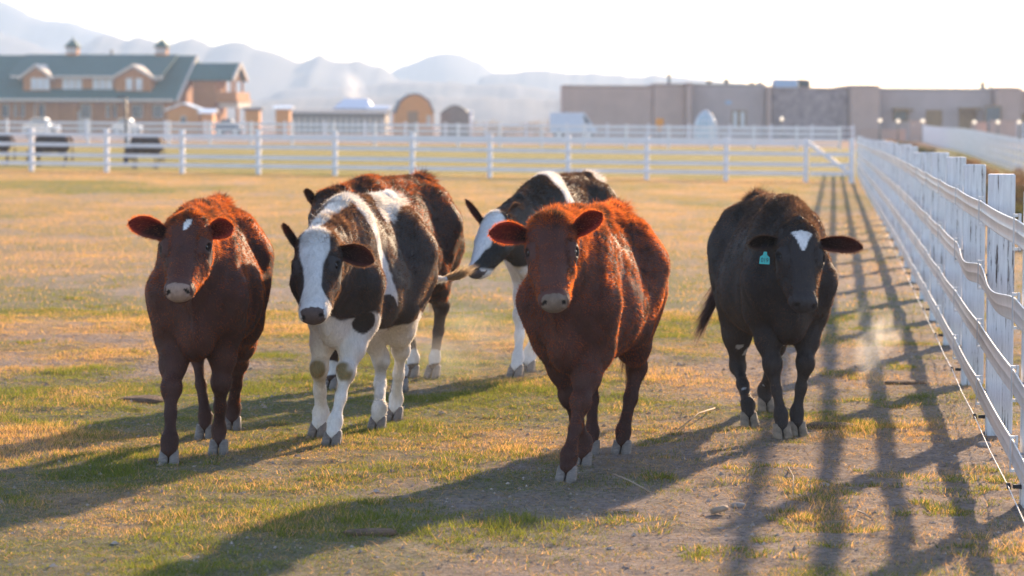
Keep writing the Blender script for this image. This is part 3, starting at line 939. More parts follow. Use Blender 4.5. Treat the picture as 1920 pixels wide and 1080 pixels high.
    # hooves
    for key, sd, front, t, lift in legs:
        hk = ('d' if P.get('dirty') else 'l')
        if hk not in HOOF_ME:
            o = mesh_np('hoof', HOOF_V, [HOOF_Q], M_HOOFD if hk == 'd' else M_HOOF, add=False); HOOF_ME[hk] = o.data
        o = bpy.data.objects.new('hoof', HOOF_ME[hk]); link(o, root)
        o.location = t + np.array([0, 0, -.010]); o.scale = (s * .98,) * 3
        if lift > .02: o.rotation_euler = (0, R(25), 0)
    # tail switch
    if tail and P.get('switch', True):
        m = P.get('nswitch', 1400); p0 = np.array(tail[-2], float); p1 = np.array(tail[-1], float)
        dirn = nrm(P['swdir']) if 'swdir' in P else nrm(p1 - p0)
        t_ = rng.random(m)[:, None]
        b = p0 * (1 - t_) + p1 * t_
        drop = np.array([0, 0, P.get('swdrop', -.25)])
        Ls = rng.uniform(.12, .26, m)[:, None] * P.get('swl', 1.0)
        spread = rng.normal(0, 1, (m, 3)); cl = rng.integers(0, 14, m); off = rng.normal(0, .09, (14, 3))[cl]
        d1 = dirn + off + spread * .05
        q1 = b + d1 * Ls * .5; q2 = b + d1 * Ls + drop * (Ls ** 2) * 3
        sdv = np.cross(d1, spread); sdv /= np.linalg.norm(sdv, axis=1, keepdims=True)
        w_ = .0009
        T = np.empty((m, 5, 3)); T[:, 0] = b - sdv * w_; T[:, 1] = b + sdv * w_; T[:, 2] = q1 + sdv * w_; T[:, 3] = q1 - sdv * w_; T[:, 4] = q2
        bb = np.arange(m)[:, None] * 5
        cc = np.repeat(np.array(P.get('swcol', P['furc'])) * rng.uniform(.7, 1.4, (m, 1)), 5, axis=0)
        mesh_np('tail_hair', T.reshape(-1, 3), [bb + np.array([0, 1, 2, 3]), bb + np.array([3, 2, 4])], M_FUR, cols={'coat': cc, 'glow': cc ** .6}, smooth=False, parent=root)
    return root, dict(hp=hp, HM=HM, loc=loc, wld=wld, hs=hs, jl=jl)

BROWN = np.array([.090, .034, .024]); BLACK = np.array([.043, .033, .029]); WHITE = np.array([.78, .75, .72])

def blob(V, c, r, s=1, nz=.35, f=9, seed=0):
    """>0 inside an uneven patch"""
    q = (V / s - np.array(c)) / np.array(r)
    return 1 - np.sqrt((q ** 2).sum(1)) + (noise3(V, f, seed) - .5) * nz * 2

def glow_of(C):
    lum = C.mean(1, keepdims=True); t = np.clip((lum - .12) / .25, 0, 1)
    br = np.clip((C[:, :1] / (C[:, 2:3] + 1e-4) - 1.4) / 1.6, 0, 1)
    br = br * np.clip((lum - .026) / .012, 0, 1); v = np.clip(lum / .049, .35, 1.5)
    d = (np.array([.32, .165, .08]) * (1 - br) + np.array([.86, .215, .030]) * br) * v
    return d * (1 - t) + np.array([.85, .78, .68]) * t

def mixc(C, m, c, soft=.03):
    k = np.clip(m / soft, 0, 1)[:, None]
    return C * (1 - k) + np.array(c) * k

def coat_plain(base, star=None, back=None, dust=.12, legs=None):
    def f(V, N, ctx):
        n = noise3(V, 5, 2)[:, None]; n2 = noise3(V, 22, 8)[:, None]
        C = np.tile(base, (len(V), 1)) * (.75 + .5 * n) * (.85 + .3 * n2)
        hq = ctx['hq']
        if star is not None:
            C = mixc(C, star(hq), WHITE, .05)
        if back is not None: C = back(C, V)
        return C
    return f

LIGHTLEG = np.array([.55, .43, .32])

def coat_brown(patches=(), mul=1.0):
    def f(V, N, ctx):
        s = ctx['s']; hq = ctx['hq']
        n = noise3(V, 5, 2)[:, None]; n2 = noise3(V, 22, 8)[:, None]
        C = np.tile(BROWN * mul, (len(V), 1)) * (.75 + .5 * n) * (.8 + .4 * n2)
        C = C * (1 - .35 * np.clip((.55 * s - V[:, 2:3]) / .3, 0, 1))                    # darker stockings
        C = C * (1 + .12 * np.clip((hq[:, :1] - .02) / .05, 0, 1) * (V[:, :1] > .5 * s) * (np.abs(hq[:, 1:2]) < .16) * (hq[:, 2:3] > -.2))
        for p in patches: C = p(C, V, hq, s)
        return C
    return f

def c1_star(C, V, hq, s):
    m = 1 - np.sqrt(((hq[:, 0] - .085 + hq[:, 1] * .9) / .036) ** 2 + ((hq[:, 1] - .010) / .019) ** 2 + (np.clip(-.02 - hq[:, 2], 0, 1) / .06) ** 2) + (noise3(V, 60, 3) - .5) * .7
    C = mixc(C, m, WHITE, .12)
    for c, r in (((.30, .05, 1.16), (.10, .035, .05)), ((.10, .12, 1.12), (.16, .03, .05)), ((-.1, .17, 1.08), (.12, .02, .04))):
        C = mixc(C, blob(V, c, r, s, .5, 30, 4), WHITE * .8, .2)
    return mixc(C, blob(V, (-.40, .19, .26), (.05, .05, .02), s), WHITE, .1)

def coat_holstein(V, N, ctx):
    s = ctx['s']; hq = ctx['hq']
    n = noise3(V, 6, 2)[:, None]
    C = np.tile(BLACK * 1.25, (len(V), 1)) * (.75 + .5 * n)
    x, y, z = (V / s).T
    w = (noise3(V, 7, 11) - .5)
    wf = (noise3(V, 40, 12) - .5) * .03
    W_ = WHITE * (.9 + .15 * n)
    k = lambda m, soft=.015: np.clip((m + wf) / soft, 0, 1)[:, None]
    def put(C, m, c=W_, soft=.015): kk = k(m, soft); return C * (1 - kk) + c * kk
    C = put(C, (.56 + .10 * w) - z - .12 * np.clip(np.abs(x) - .3, 0, 1))                 # belly and legs
    C = put(C, np.where(x > .25, (.63 + .12 * w + .1 * (x - .4)) - z, -1))                  # lower chest and fore legs
    C = put(C, np.where(x < -.30, (.60 + .14 * w) - z, -1))
    band = .075 + .04 * w - np.abs(x - (.30 - .35 * np.clip(1.12 - z, 0, 1) + .04 * w))
    C = put(C, np.where((z > .72 + .2 * w), band, -1))  # band behind the shoulder
    crest = .05 - np.abs(y) + .02 * w
    C = put(C, np.where((x > .25) & (z > .95), crest, -1))                                  # white crest of the neck
    C = put(C, np.where((x < -.05) & (z > 1.0), .085 + .10 * w - np.abs(y - .03), -1))    # white stripe along the loin
    C = put(C, np.where(x < -.60, .05 + .1 * w + 0 * y, -1))                                # rump edge
    C = put(C, blob(V, (.45, .17, .60), (.06, .08, .055), s, .3) * .2, BLACK)
    mud = blob(V, (.0, 0, 0), (9, 9, .34), s, 0) * 0
    lm = np.clip((noise3(V, 14, 31) - .52) * 6, 0, 1) * (z < .42)
    C = C * (1 - .75 * lm[:, None]) + np.array([.32, .24, .11]) * .75 * lm[:, None]
    for key in ('FR', 'FL'):
        K = ctx['jl'][key][1]
        m = 1 - np.sqrt((((V - K - np.array([.04, 0, 0])) / np.array([.04, .05, .055])) ** 2).sum(1)) + (noise3(V, 25, 5) - .5) * .9
        C = mixc(C, m, (.25, .20, .10), .3)
    # head
    m0, l0, n0 = hq.T
    head = (m0 > -.05) & (m0 < .52) & (np.abs(l0) < .16) & (n0 > -.28) & (x > .5)
    Ch = np.tile(BLACK * 1.1, (len(V), 1))
    al = np.abs(l0)
    wb = np.interp(m0, [-.04, .0, .06, .12, .2, .30, .345, .38], [.04, .07, .078, .072, .048, .040, .06, .12]) + (noise3(V, 25, 15) - .5) * .02
    bl = np.minimum(wb - al, n0 + .11 + np.clip((m0 - .30) * 4, 0, 1))
    kk = np.clip(bl / .006, 0, 1)[:, None]; Ch = Ch * (1 - kk) + np.array([.66, .64, .62]) * kk
    hw = np.clip((m0 + .05) / .02, 0, 1) * head
    hw = hw[:, None]
    return C * (1 - hw) + Ch * hw

def coat_c3(V, N, ctx):
    s = ctx['s']
    n = noise3(V, 6, 2)[:, None]
    C = np.tile(np.array([.052, .026, .018]), (len(V), 1)) * (.7 + .6 * n)
    for key in ('FR', 'FL', 'HR', 'HL'):
        f = ctx['jl'][key][2]
        C = mixc(C, blob(V - f, (.02, .0, .0), (.06, .05, .06), 1, .4, 20), WHITE * .8, .1)
    C = mixc(C, blob(V, (-.62, .10, .70), (.10, .08, .12), s), WHITE, .1)
    return C

def coat_c4(V, N, ctx):
    s = ctx['s']; hq = ctx['hq']
    n = noise3(V, 6, 2)[:, None]
    C = np.tile(np.array([.030, .026, .022]), (len(V), 1)) * (.7 + .6 * n)
    x, y, z = (V / s).T; w = noise3(V, 7, 41) - .5
    C = mixc(C, .13 + .1 * w - np.abs(x - .27) - .3 * np.clip(.95 - z, 0, 1), WHITE, .02)
    C = mixc(C, np.where(x < -.42, .08 + .2 * w + (z - 1.08), -1), WHITE, .02)
    C = mixc(C, (.56 + .1 * w) - z, WHITE, .02)
    C = mixc(C, np.where(x > .3, (.70 + .1 * w) - z, -1), WHITE, .02)
    m0, l0, n0 = hq.T
    head = (m0 > -.05) & (m0 < .52) & (np.abs(l0) < .16) & (n0 > -.28) & (x > .5)
    wb = np.interp(m0, [-.04, .02, .10, .2, .32, .36, .42], [.05, .10, .12, .09, .065, .05, .03]) + (noise3(V, 25, 15) - .5) * .02
    bl = np.minimum(wb - np.abs(l0), n0 + .13)
    C = mixc(C, np.where(head, bl, -1), WHITE, .006)
    return C

def coat_c6(V, N, ctx):
    s = ctx['s']; hq = ctx['hq']
    n = noise3(V, 6, 2)[:, None]
    C = np.tile(BLACK * .95, (len(V), 1)) * (.7 + .6 * n)
    m0, l0, n0 = hq.T
    wd = np.interp(m0, [.045, .055, .075, .11, .16, .165], [0, .055, .045, .026, .010, 0]) + (noise3(V, 50, 3) - .5) * .018
    notch = np.where((m0 < .075) & (l0 < 0), (.02 - np.abs(m0 - .055)) + 0 * l0, 1)
    st = np.where((m0 > .045) & (m0 < .165) & (n0 > -.12) & (V[:, 0] > .5 * s), np.minimum(wd - np.abs(l0 + .002), notch), -1)
    C = mixc(C, st, WHITE, .004)
    k = (noise3(V, 30, 9) > .76) & (V[:, 2] < .42 * s)
    C[k] = WHITE * .5
    return C

COWS = []
def cow(name, label, **P):
    r, info = build_cow(name, P)
    tag(r, label, 'cow', P.get('group', 'young cattle walking up the paddock'))
    COWS.append((r, info)); return r, info

NF = 210000
c1, i1 = cow('cow', 'red brown cow with a small white star on its forehead, leftmost of the walking herd',
    s=.98, fat=.91, pos=(-1.49, 13.90), yaw=R(0.5), hoofs=dict(FR=(317, 872), FL=(410, 852), HR=(384, 822), HL=(436, 807)),
    poll=(352, 408, 13.15), muz=(330, 538), headlen=.46, face=(-.10, -1, .2),
    ears=[dict(tip=(240, 418, 13.15), w=.050, open=(-.15, -1, -.15)), dict(tip=(437, 425, 13.15), w=.050, open=(.1, -1, -.2))],
    coat=coat_brown([c1_star], .85), furc=BROWN, earc=BROWN * 1.3, nose=(.33, .22, .17), nfur=NF,
    tail=[(-.77, .02, 1.02), (-.80, .03, .80), (-.80, .04, .55)])
c2, i2 = cow('cow', 'black and white cow with wide white blaze and tail swung sideways',
    s=.99, ls=.82, pos=(-.765, 14.62), yaw=R(-15), fat=.72, hoofs=dict(FR=(597, 818), FL=(624, 835), HR=(708, 806), HL=(740, 788)),
    poll=(591, 441, 13.75), muz=(582, 586), headlen=.47, face=(-.12, -1, .2), hroll=R(-3),
    ears=[dict(tip=(528, 421, 13.75), w=.038, open=(-.9, -.6, 0)), dict(tip=(702, 492, 13.80), w=.052, open=(.0, -1, -.15))],
    coat=coat_holstein, furc=BLACK, earc=BLACK * 1.1, nose=(.10, .07, .065), nfur=NF,
    tail=1, tail_px=[(797, 448, 15.25), (791, 482, 15.3), (799, 510, 15.3), (818, 524, 15.25), (836, 524, 15.2)], swdir=(.1, 1.0, .16), swcol=(.42, .27, .13), swdrop=.40, swl=.72, nswitch=1200)
c3, i3 = cow('cow', 'dark cow with brown sheen mostly hidden behind the black and white one',
    s=1.03, fat=.9, pos=(-.74, 17.3), yaw=R(-18.6), hoofs=dict(FR=(620, 730), FL=(750, 733), HR=(772, 707), HL=(812, 707)),
    poll=(613, 362, 16.5), muz=(596, 470), headlen=.45, face=(-.3, -1, .2),
    ears=[dict(tip=(572, 356, 16.5), w=.036, open=(-.7, -.7, 0)), dict(tip=(660, 385, 16.6), w=.05)],
    coat=coat_c3, furc=np.array([.03, .02, .016]), nose=(.05, .04, .04), nfur=int(NF * .7), fw=1.2,
    tail=[(-.77, 0, 1.02), (-.80, 0, .80), (-.79, .0, .60)], swcol=(.30, .2, .12))
c4, i4 = cow('cow', 'black cow with white cheek and shoulder, its head turned sideways behind the herd',
    s=1.03, fat=.80, ls=.86, pos=(.33, 18.42), yaw=R(-22), hoofs=dict(FR=(967, 706), FL=(990, 697), HR=(1092, 680), HL=(1128, 682)),
    poll=(920, 404, 17.45), muz=(877, 505), headlen=.45, face=(-1, -.75, .3),
    ears=[dict(tip=(871, 376, 17.45), w=.036, open=(-.8, -.6, 0)), dict(tip=(979, 384, 17.6), w=.040, open=(0, -1, -.2))],
    coat=coat_c4, furc=BLACK, nose=(.12, .10, .10), nfur=int(NF * .6), fw=1.2,
    tail=[(-.77, 0, 1.02), (-.80, 0, .80), (-.79, .0, .60)])
c5, i5 = cow('cow', 'plain red brown cow crossing its fore legs, nearest of the herd',
    s=.98, ls=.88, pos=(.375, 13.33), yaw=R(-15), fat=.83, belly=.01, hoofs=dict(FR=(1092, 876), FL=(1063, 903), HR=(1107, 853), HL=(1166, 853)),
    poll=(1033, 409, 12.5), muz=(1040, 560), headlen=.46, face=(.02, -1, .2),
    ears=[dict(tip=(917, 438, 12.5), w=.050, open=(-.1, -1, -.15)), dict(tip=(1130, 402, 12.5), w=.047, open=(.1, -1, -.25))],
    coat=coat_brown(), furc=BROWN, earc=BROWN * 1.2, nose=(.20, .145, .11), nfur=int(NF * 1.1), shag=1.15,
    tail=[(-.77, .0, 1.02), (-.80, .0, .80), (-.80, .0, .55)])
c6, i6 = cow('cow', 'black cow with white forehead mark and teal ear tag, walking beside the fence',
    s=.99, pos=(1.385, 15.05), yaw=R(5), fat=.94, belly=.03, hoofs=dict(FR=(1466, 821), FL=(1495, 817), HR=(1404, 798), HL=(1436, 770)),
    poll=(1501, 424, 14.3), muz=(1513, 566), headlen=.47, face=(.12, -1, .2),
    ears=[dict(tip=(1404, 462, 14.35), w=.045, open=(-.1, -.8, -.6)), dict(tip=(1618, 466, 14.3), w=.045, open=(.1, -1, -.4))],
    coat=coat_c6, furc=BLACK, nose=(.045, .038, .036), nfur=NF, dirty=True,
    tail=[(-.77, -.02, 1.02), (-.82, -.10, .80), (-.80, -.17, .60)], swdir=(-.2, -.5, -.8), swcol=(.09, .045, .03))

# ear tag with its number
def text_mesh(name, txt, size, ext, mat, parent, M):
    cu = bpy.data.curves.new(name, 'FONT'); cu.body = txt; cu.size = size; cu.extrude = ext
    cu.align_x = 'CENTER'; cu.align_y = 'CENTER'
    t = bpy.data.objects.new(name, cu); col.objects.link(t)
    bpy.context.view_layer.update()
    me = bpy.data.meshes.new_from_object(t.evaluated_get(bpy.context.evaluated_depsgraph_get()))
    bpy.data.objects.remove(t)
    me.materials.clear(); me.materials.append(mat)
    o = bpy.data.objects.new(name, me); link(o, parent); o.matrix_local = M
    return o
M_TAG = mat_basic('teal_plastic', (.05, .52, .50), rough=.45, var=.08)
M_INK = mat_basic('black_ink', (.015, .02, .02), rough=.6, var=.1)
def ear_tag():
    p = Vector(i6['loc'](np.array(W(1434, 484, 14.27))))
    rz = -c6.rotation_euler.z
    Mx = Matrix.Translation(p) @ Matrix.Rotation(rz, 4, 'Z') @ Matrix.Rotation(R(90), 4, 'X') @ Matrix.Rotation(R(-4), 4, 'Z')
    mb = MB()
    poly = [(-.026, -.030), (.026, -.030), (.024, .006), (.010, .016), (.008, .032), (-.008, .032), (-.010, .016), (-.024, .006)]
    mb.prism(poly, 'z', -.0015, .0015)
    mb.tube([(0, .026, -.004), (0, .026, .004)], .006, 12)
    o = mb.build('ear_tag', M_TAG, c6); o.matrix_local = Mx
    t = text_mesh('tag_number', '019', .030, .0006, M_INK, o, Matrix.Translation((0, -.011, .0022)) @ Matrix.Diagonal((.85, 1.05, 1, 1)))
ear_tag()

# grazing cattle beyond the fence
def graze(px, py_top, py_bot, D, yaw, s, cl, label):
    x = WX(px, D)
    cow('cow', label, s=s, h=.018, pos=(x, D), yaw=yaw, local_hoofs=True,
        hoofs=dict(FR=(.42 * s, -.14 * s), FL=(.50 * s, .14 * s), HR=(-.50 * s, -.14 * s), HL=(-.42 * s, .14 * s)),
        poll_l=(.88 * s, 0, .55 * s), muz_l=(.92 * s, 0, .10), face_l=(1, 0, .2),
        ears=[dict(vec=(.02, -.15, -.02)), dict(vec=(.02, .15, -.02))],
        coat=coat_plain(cl), furc=cl, nose=(.05, .04, .04), arch=.07, belly=-.03, nfur=9000, fw=5, shag=1.3, dirty=True,
        tail=[(-.77 * s, 0, 1.0 * s), (-.80 * s, 0, .7 * s), (-.79 * s, 0, .45 * s)], group='cattle grazing beyond the fence')
graze(96, 262, 318, 97, R(-66), .94, np.array([.055, .034, .028]), 'dark cow grazing behind the fence left of the thin lamp pole')
graze(272, 260, 320, 96, R(-48), .94, np.array([.055, .034, .028]), 'dark cow grazing behind the fence right of the thin lamp pole')
graze(-12, 275, 320, 99, R(-80), .9, np.array([.055, .034, .028]), 'dark grazing cow cut off by the left edge of the picture')

# ------------------------------------------------------------------ right-hand fence with flexible rails
def mat_paint():
    m, nt, b, out = newmat('cracked_white_paint')
    n = noise_node(nt, 9, 6, .78, sc=(5, 5, .28))
    oi = nt.nodes.new('ShaderNodeObjectInfo'); mu = nt.nodes.new('ShaderNodeVectorMath'); mu.operation = 'SCALE'; mu.inputs[0].default_value = (31, 17, 23)
    nt.links.new(oi.outputs['Random'], mu.inputs['Scale']); mpn = n.inputs['Vector'].links[0].from_node; nt.links.new(mu.outputs[0], mpn.inputs['Location'])
    r = ramp(nt, n.outputs['Fac'], [(.385, (.10, .07, .06)), (.405, (.66, .65, .66)), (.6, (.84, .83, .84))])
    g = noise_node(nt, 2.5, 4, .6)
    mx = nt.nodes.new('ShaderNodeMix'); mx.data_type = 'RGBA'; mx.blend_type = 'MULTIPLY'; mx.inputs['Factor'].default_value = .12
    nt.links.new(r.outputs['Color'], mx.inputs['A']); nt.links.new(g.outputs['Color'], mx.inputs['B'])
    nt.links.new(mx.outputs['Result'], b.inputs['Base Color'])
    b.inputs['Roughness'].default_value = .6
    bp = nt.nodes.new('ShaderNodeBump'); bp.inputs['Strength'].default_value = .5; bp.inputs['Distance'].default_value = .01
    nt.links.new(n.outputs['Fac'], bp.inputs['Height']); nt.links.new(bp.outputs[0], b.inputs['Normal'])
    return m
M_POST = mat_paint()
M_WHITE = mat_basic('white_paint', (.74, .72, .74), rough=.55, var=.06, scale=4)
def mat_strap():
    m, nt, b, out = newmat('white_vinyl_strap')
    n = noise_node(nt, 6, 4, .6)
    r = ramp(nt, n.outputs['Fac'], [(.3, (.60, .61, .64)), (.7, (.78, .78, .80))])
    nt.links.new(r.outputs['Color'], b.inputs['Base Color'])
    b.inputs['Roughness'].default_value = .28; b.inputs['Specular IOR Level'].default_value = .6
    tr = nt.nodes.new('ShaderNodeBsdfTranslucent'); tr.inputs['Color'].default_value = (.75, .72, .70, 1)
    ms = nt.nodes.new('ShaderNodeMixShader'); ms.inputs[0].default_value = .18
    nt.links.new(b.outputs[0], ms.inputs[1]); nt.links.new(tr.outputs[0], ms.inputs[2]); nt.links.new(ms.outputs[0], out.inputs['Surface'])
    return m
M_STRAP = mat_strap()
M_BLACKP = mat_basic('black_plastic', (.02, .02, .022), rough=.5, var=.1)
M_WIRE = mat_basic('white_wire', (.7, .68, .66), rough=.4, var=.1)
M_BRK = mat_basic('galvanised_bracket', (.62, .62, .64), rough=.4, var=.15, metal=.3)

def flex_fence():
    sp = 2.885
    root = empty('flexible_rail_fence', tuple(FP0), math.atan2(FDIR.y, FDIR.x))
    tag(root, 'white fence of cracked wooden posts and flexible vinyl rails running along the right', 'fence')
    def base(k):
        p = FP0 + FDIR * (k * sp); return Vector((p.x, p.y, float(Zg(p.x, p.y))))
    HR_ = [1.155, .825, .52, .225]
    K = range(-2, 31)
    rail_off = .105
    rs = np.random.default_rng(3)
    for k in K:
        b = base(k) - FP0
        lx = k * sp
        w = .137 + rs.normal(0, .004); hh = 1.352 + rs.normal(0, .012)
        mb = MB(); mb.box((0, 0, hh / 2 - .1), (.135, w, hh + .2), bev=.006)
        # rotate slightly so that no two posts stand alike
        o = mb.build('fence_post', M_POST, root, loc=(lx, 0, b.z)); o.rotation_euler = (rs.normal(0, .008), rs.normal(0, .008), rs.normal(0, .03))
        for z in HR_:
            mb = MB()
            mb.box((-.02, rail_off - .012, z), (.022, .012, .155), bev=.002)
            mb.box((-.02, rail_off + .006, z + .070), (.030, .020, .012))
            mb.box((-.02, rail_off + .006, z - .070), (.030, .020, .012))
            mb.tube([(-.02, .06, z), (-.02, rail_off - .012, z)], .006, 6)
            mb.box((-.02, rail_off + .013, z), (.020, .005, .150), bev=.0015)
            if k < 20: mb.build('rail_bracket', M_BRK, root, loc=(lx, 0, b.z))
        if k < 12:
            mb = MB(); mb.box((0, .085, .085), (.022, .04, .018), bev=.003); mb.tube([(0, .12, .074), (0, .123, .10)], .009, 8)
            mb.build('wire_insulator', M_BLACKP, root, loc=(lx, 0, b.z))
    # flexible rails: a ribbed strap that sags a little and leans between the brackets
    x0, x1 = K[0] * sp, K[-1] * sp
    for ri, z in enumerate(HR_):
        xs = []; x = x0
        while x < x1:
            xs.append(x); x += .12 if x < 20 else (.36 if x < 60 else .96)
        xs = np.array(xs); t = (xs / sp) % 1.0; seg = np.floor(xs / sp)
        ph = np.array([math.sin(q * 12.9 + ri * 4.1) for q in seg]); ph2 = np.array([math.sin(q * 7.7 + ri * 2.3 + 1) for q in seg])
        sag = (.006 + .004 * np.abs(ph)) * np.sin(t * math.pi) ** 1.0
        lean = (.03 + .06 * ph2) * np.sin(t * math.pi)
        # second rail of the nearest bays is loose and twisted
        loose = np.where((ri == 1) & (seg >= -1) & (seg <= 0), 1.0, 0.0)
        sag = sag + loose * .035 * np.sin(t * math.pi) ** 2
        lean = lean + loose * .18 * np.sin(t * math.pi) ** 2
        bow = loose * .012 * np.sin(t * math.pi) ** 2 
        zz = z + np.array([float(Zg((FP0 + FDIR * q).x, (FP0 + FDIR * q).y)) for q in xs]) - sag
        hh = .0525
        sec = [(-hh, .002), (-hh + .004, .004), (-hh + .008, .002), (-.003, .002), (0, .004), (.003, .002), (hh - .008, .002), (hh - .004, .004), (hh, .002), (hh, -.002), (-hh, -.002)]
        P = []
        for i in range(len(xs)):
            c, s_ = math.cos(lean[i]), math.sin(lean[i])
            for v, u in sec:
                P.append((xs[i] - .02, rail_off + u * c + v * s_ + bow[i], zz[i] + v * c - u * s_))
        n = len(sec); F = []
        for i in range(len(xs) - 1):
            for k in range(n):
                j = (k + 1) % n; F.append((i * n + k, i * n + j, (i + 1) * n + j, (i + 1) * n + k))
        mb = MB(); mb.raw(P, F, True); mb.build('flexible_rail', M_STRAP, root)
    mb = MB(); pts = [(x, .125, .088 + float(Zg((FP0 + FDIR * x).x, (FP0 + FDIR * x).y)) + (.0 if abs((x / sp) % 1) < .01 else -.012)) for x in np.arange(-2 * sp, 12 * sp, sp / 2)]
    mb.tube(pts, .0022, 5); mb.build('ground_wire', M_WIRE, root)
flex_fence()

# ------------------------------------------------------------------ white board fences across the back
def board_fence(A, D, n, label, H=1.33, rails=(1.17, .85, .53, .26), parent=None, name='board_fence', rail_h=.11):
    """A, D world end points (x,y); n bays"""
    ax, ay = A; dx, dy = D[0] - ax, D[1] - ay
    ang = math.atan2(dy, dx); L = math.hypot(dx, dy)
    z0 = float(Zg(ax, ay)); root = empty(name, (ax, ay, z0), ang); tag(root, label, 'fence')
    zs = [float(Zg(ax + dx * i / n, ay + dy * i / n)) - z0 for i in range(n + 1)]
    for i in range(n + 1):
        mb = MB(); mb.box((L * i / n, 0, zs[i] + H / 2 - .05), (.14, .14, H + .1)); mb.box((L * i / n, 0, zs[i] + H + .012), (.165, .165, .024))
        mb.build('fence_post', M_WHITE, root)
    for r in rails:
        P = []
        F = []
        for i in range(n + 1):
            for (u, v) in ((-.115, -rail_h / 2), (-.075, -rail_h / 2), (-.075, rail_h / 2), (-.115, rail_h / 2)):
                P.append((L * i / n, u, zs[i] + r + v))
        for i in range(n):
            for k in range(4):
                j = (k + 1) % 4; F.append((i * 4 + k, i * 4 + j, i * 4 + 4 + j, i * 4 + 4 + k))
        F += [(0, 1, 2, 3), tuple(n * 4 + k for k in (3, 2, 1, 0))]
        mb = MB(); mb.raw(P, F); mb.build('fence_rail', M_WHITE, root)
    return root

pL = (WX(-81, 89.8), 89.8); pR = (WX(1512, 86.5), 86.5)
board_fence(pL, pR, 11, 'white board fence with four rails closing off the pasture, before the grazing cattle')
def gate():
    g0 = np.array(pR); g1 = np.array([WX(1601, 86.0), 86.0]); d = g1 - g0; L = float(np.hypot(*d)); 
    z = float(Zg(*g0)); root = empty('gate', (g0[0], g0[1], z), math.atan2(d[1], d[0]))
    tag(root, 'white wooden gate with a diagonal brace at the fence corner', 'gate')
    for r in (.85, .53, .26):
        mb = MB(); mb.box((L / 2 + .05, -.02, r), (L - .16, .04, .11)); mb.build('gate_rail', M_WHITE, root)
    mb = MB(); a = math.atan2(-.95, L - .1)
    mb.box((L / 2 + .02, -.065, .72), (math.hypot(.95, L - .1), .04, .12), ry=-a); mb.build('diagonal_brace', M_WHITE, root)
    mb = MB(); mb.box((L - .05, 0, .65), (.14, .14, 1.4)); mb.build('fence_post', M_WHITE, root)
gate()
qL = (WX(-62, 169), 169); qR = (WX(1575, 163), 163)
board_fence(qL, qR, 21, 'distant white board fence of the second paddock, before the barn and flat roofed building')
sL = (WX(-60, 205), 205); sR = (WX(1600, 200), 200)
board_fence(sL, sR, 22, 'farthest white board fence behind the second paddock', rails=(1.15, .75, .35))

# brush and picket fences at the right
M_SAGE = mat_attr('brush_leaf', 'tone', rough=.8, trans=.35, tint=(1.1, .95, .6), tmul=1.3, spec=.1)
M_STEM = mat_basic('brush_stem', (.14, .09, .06), rough=.9)
def bush(x, y, r, hgt, tone, label, group='brush along the right-hand fence', n=1500):
    z = float(Zg(x, y)); root = empty('desert_bush', (x, y, z)); tag(root, label, 'bush', group)
    k = 26
    a = rng.uniform(0, 2 * np.pi, k); rr = np.sqrt(rng.random(k)) * r * .75
    cz = rng.uniform(.25, .85, k) * hgt * (1 - .4 * (rr / r) ** 2)
    cc = np.stack([rr * np.cos(a), rr * np.sin(a), cz], -1); cr = rng.uniform(.16, .3, k) * r
    ci = rng.integers(0, k, n); v = rng.normal(0, 1, (n, 3)); v /= np.linalg.norm(v, axis=1, keepdims=True)
    p = cc[ci] + v * (cr[ci] * rng.uniform(.5, 1.1, n))[:, None]; p[:, 2] = np.abs(p[:, 2])
    d1 = v * .6 + rng.normal(0, .5, (n, 3)) + np.array([0, 0, .5]); d1 /= np.linalg.norm(d1, axis=1, keepdims=True)
    d2 = np.cross(d1, rng.normal(0, 1, (n, 3))); d2 /= np.linalg.norm(d2, axis=1, keepdims=True)
    L = rng.uniform(.04, .09, n)[:, None] * (r / .6) ** .5; w = L * .22
    T = np.empty((n, 3, 3)); T[:, 0] = p - d2 * w; T[:, 1] = p + d2 * w; T[:, 2] = p + d1 * L * 1.4
    tn = (np.array(tone) * rng.uniform(.5, 1.4, (k, 1)))[ci] * rng.uniform(.7, 1.3, (n, 1))
    mesh_np('foliage', T.reshape(-1, 3), [np.arange(n)[:, None] * 3 + np.array([0, 1, 2])], M_SAGE, cols={'tone': np.repeat(tn, 3, axis=0)}, smooth=False, parent=root)
    mb = MB()
    for c in cc[:14]: mb.tube([(0, 0, -.03), (c[0] * .4, c[1] * .4, c[2] * .5), tuple(c)], [.018, .012, .005], 5)
    mb.build('stem', M_STEM, root)
bt = [(.16, .12, .06), (.20, .12, .06), (.11, .11, .05), (.24, .15, .08)]
bl_names = ['olive brown bush', 'reddish brown bush', 'dark olive bush', 'straw coloured bush']
bi = 0
for i in range(24):
    y = 30 + i * 4.0 + i * i * .09 + rng.uniform(-.8, .8)
    p = FP0 + FDIR * (y - FP0.y) - FLEFT * (1.7 + rng.uniform(0, 2.6))
    r = rng.uniform(.5, .72); t = i % 4
    ordn = ['nearest', 'second nearest', 'third nearest', 'fourth nearest', 'fifth nearest', 'sixth nearest'][i // 4]
    bush(p.x, y, r, rng.uniform(.45, .7) * (1.0 if i > 1 else .8), bt[t], '%s of the %ses just behind the flexible rail fence' % (ordn, bl_names[t]))
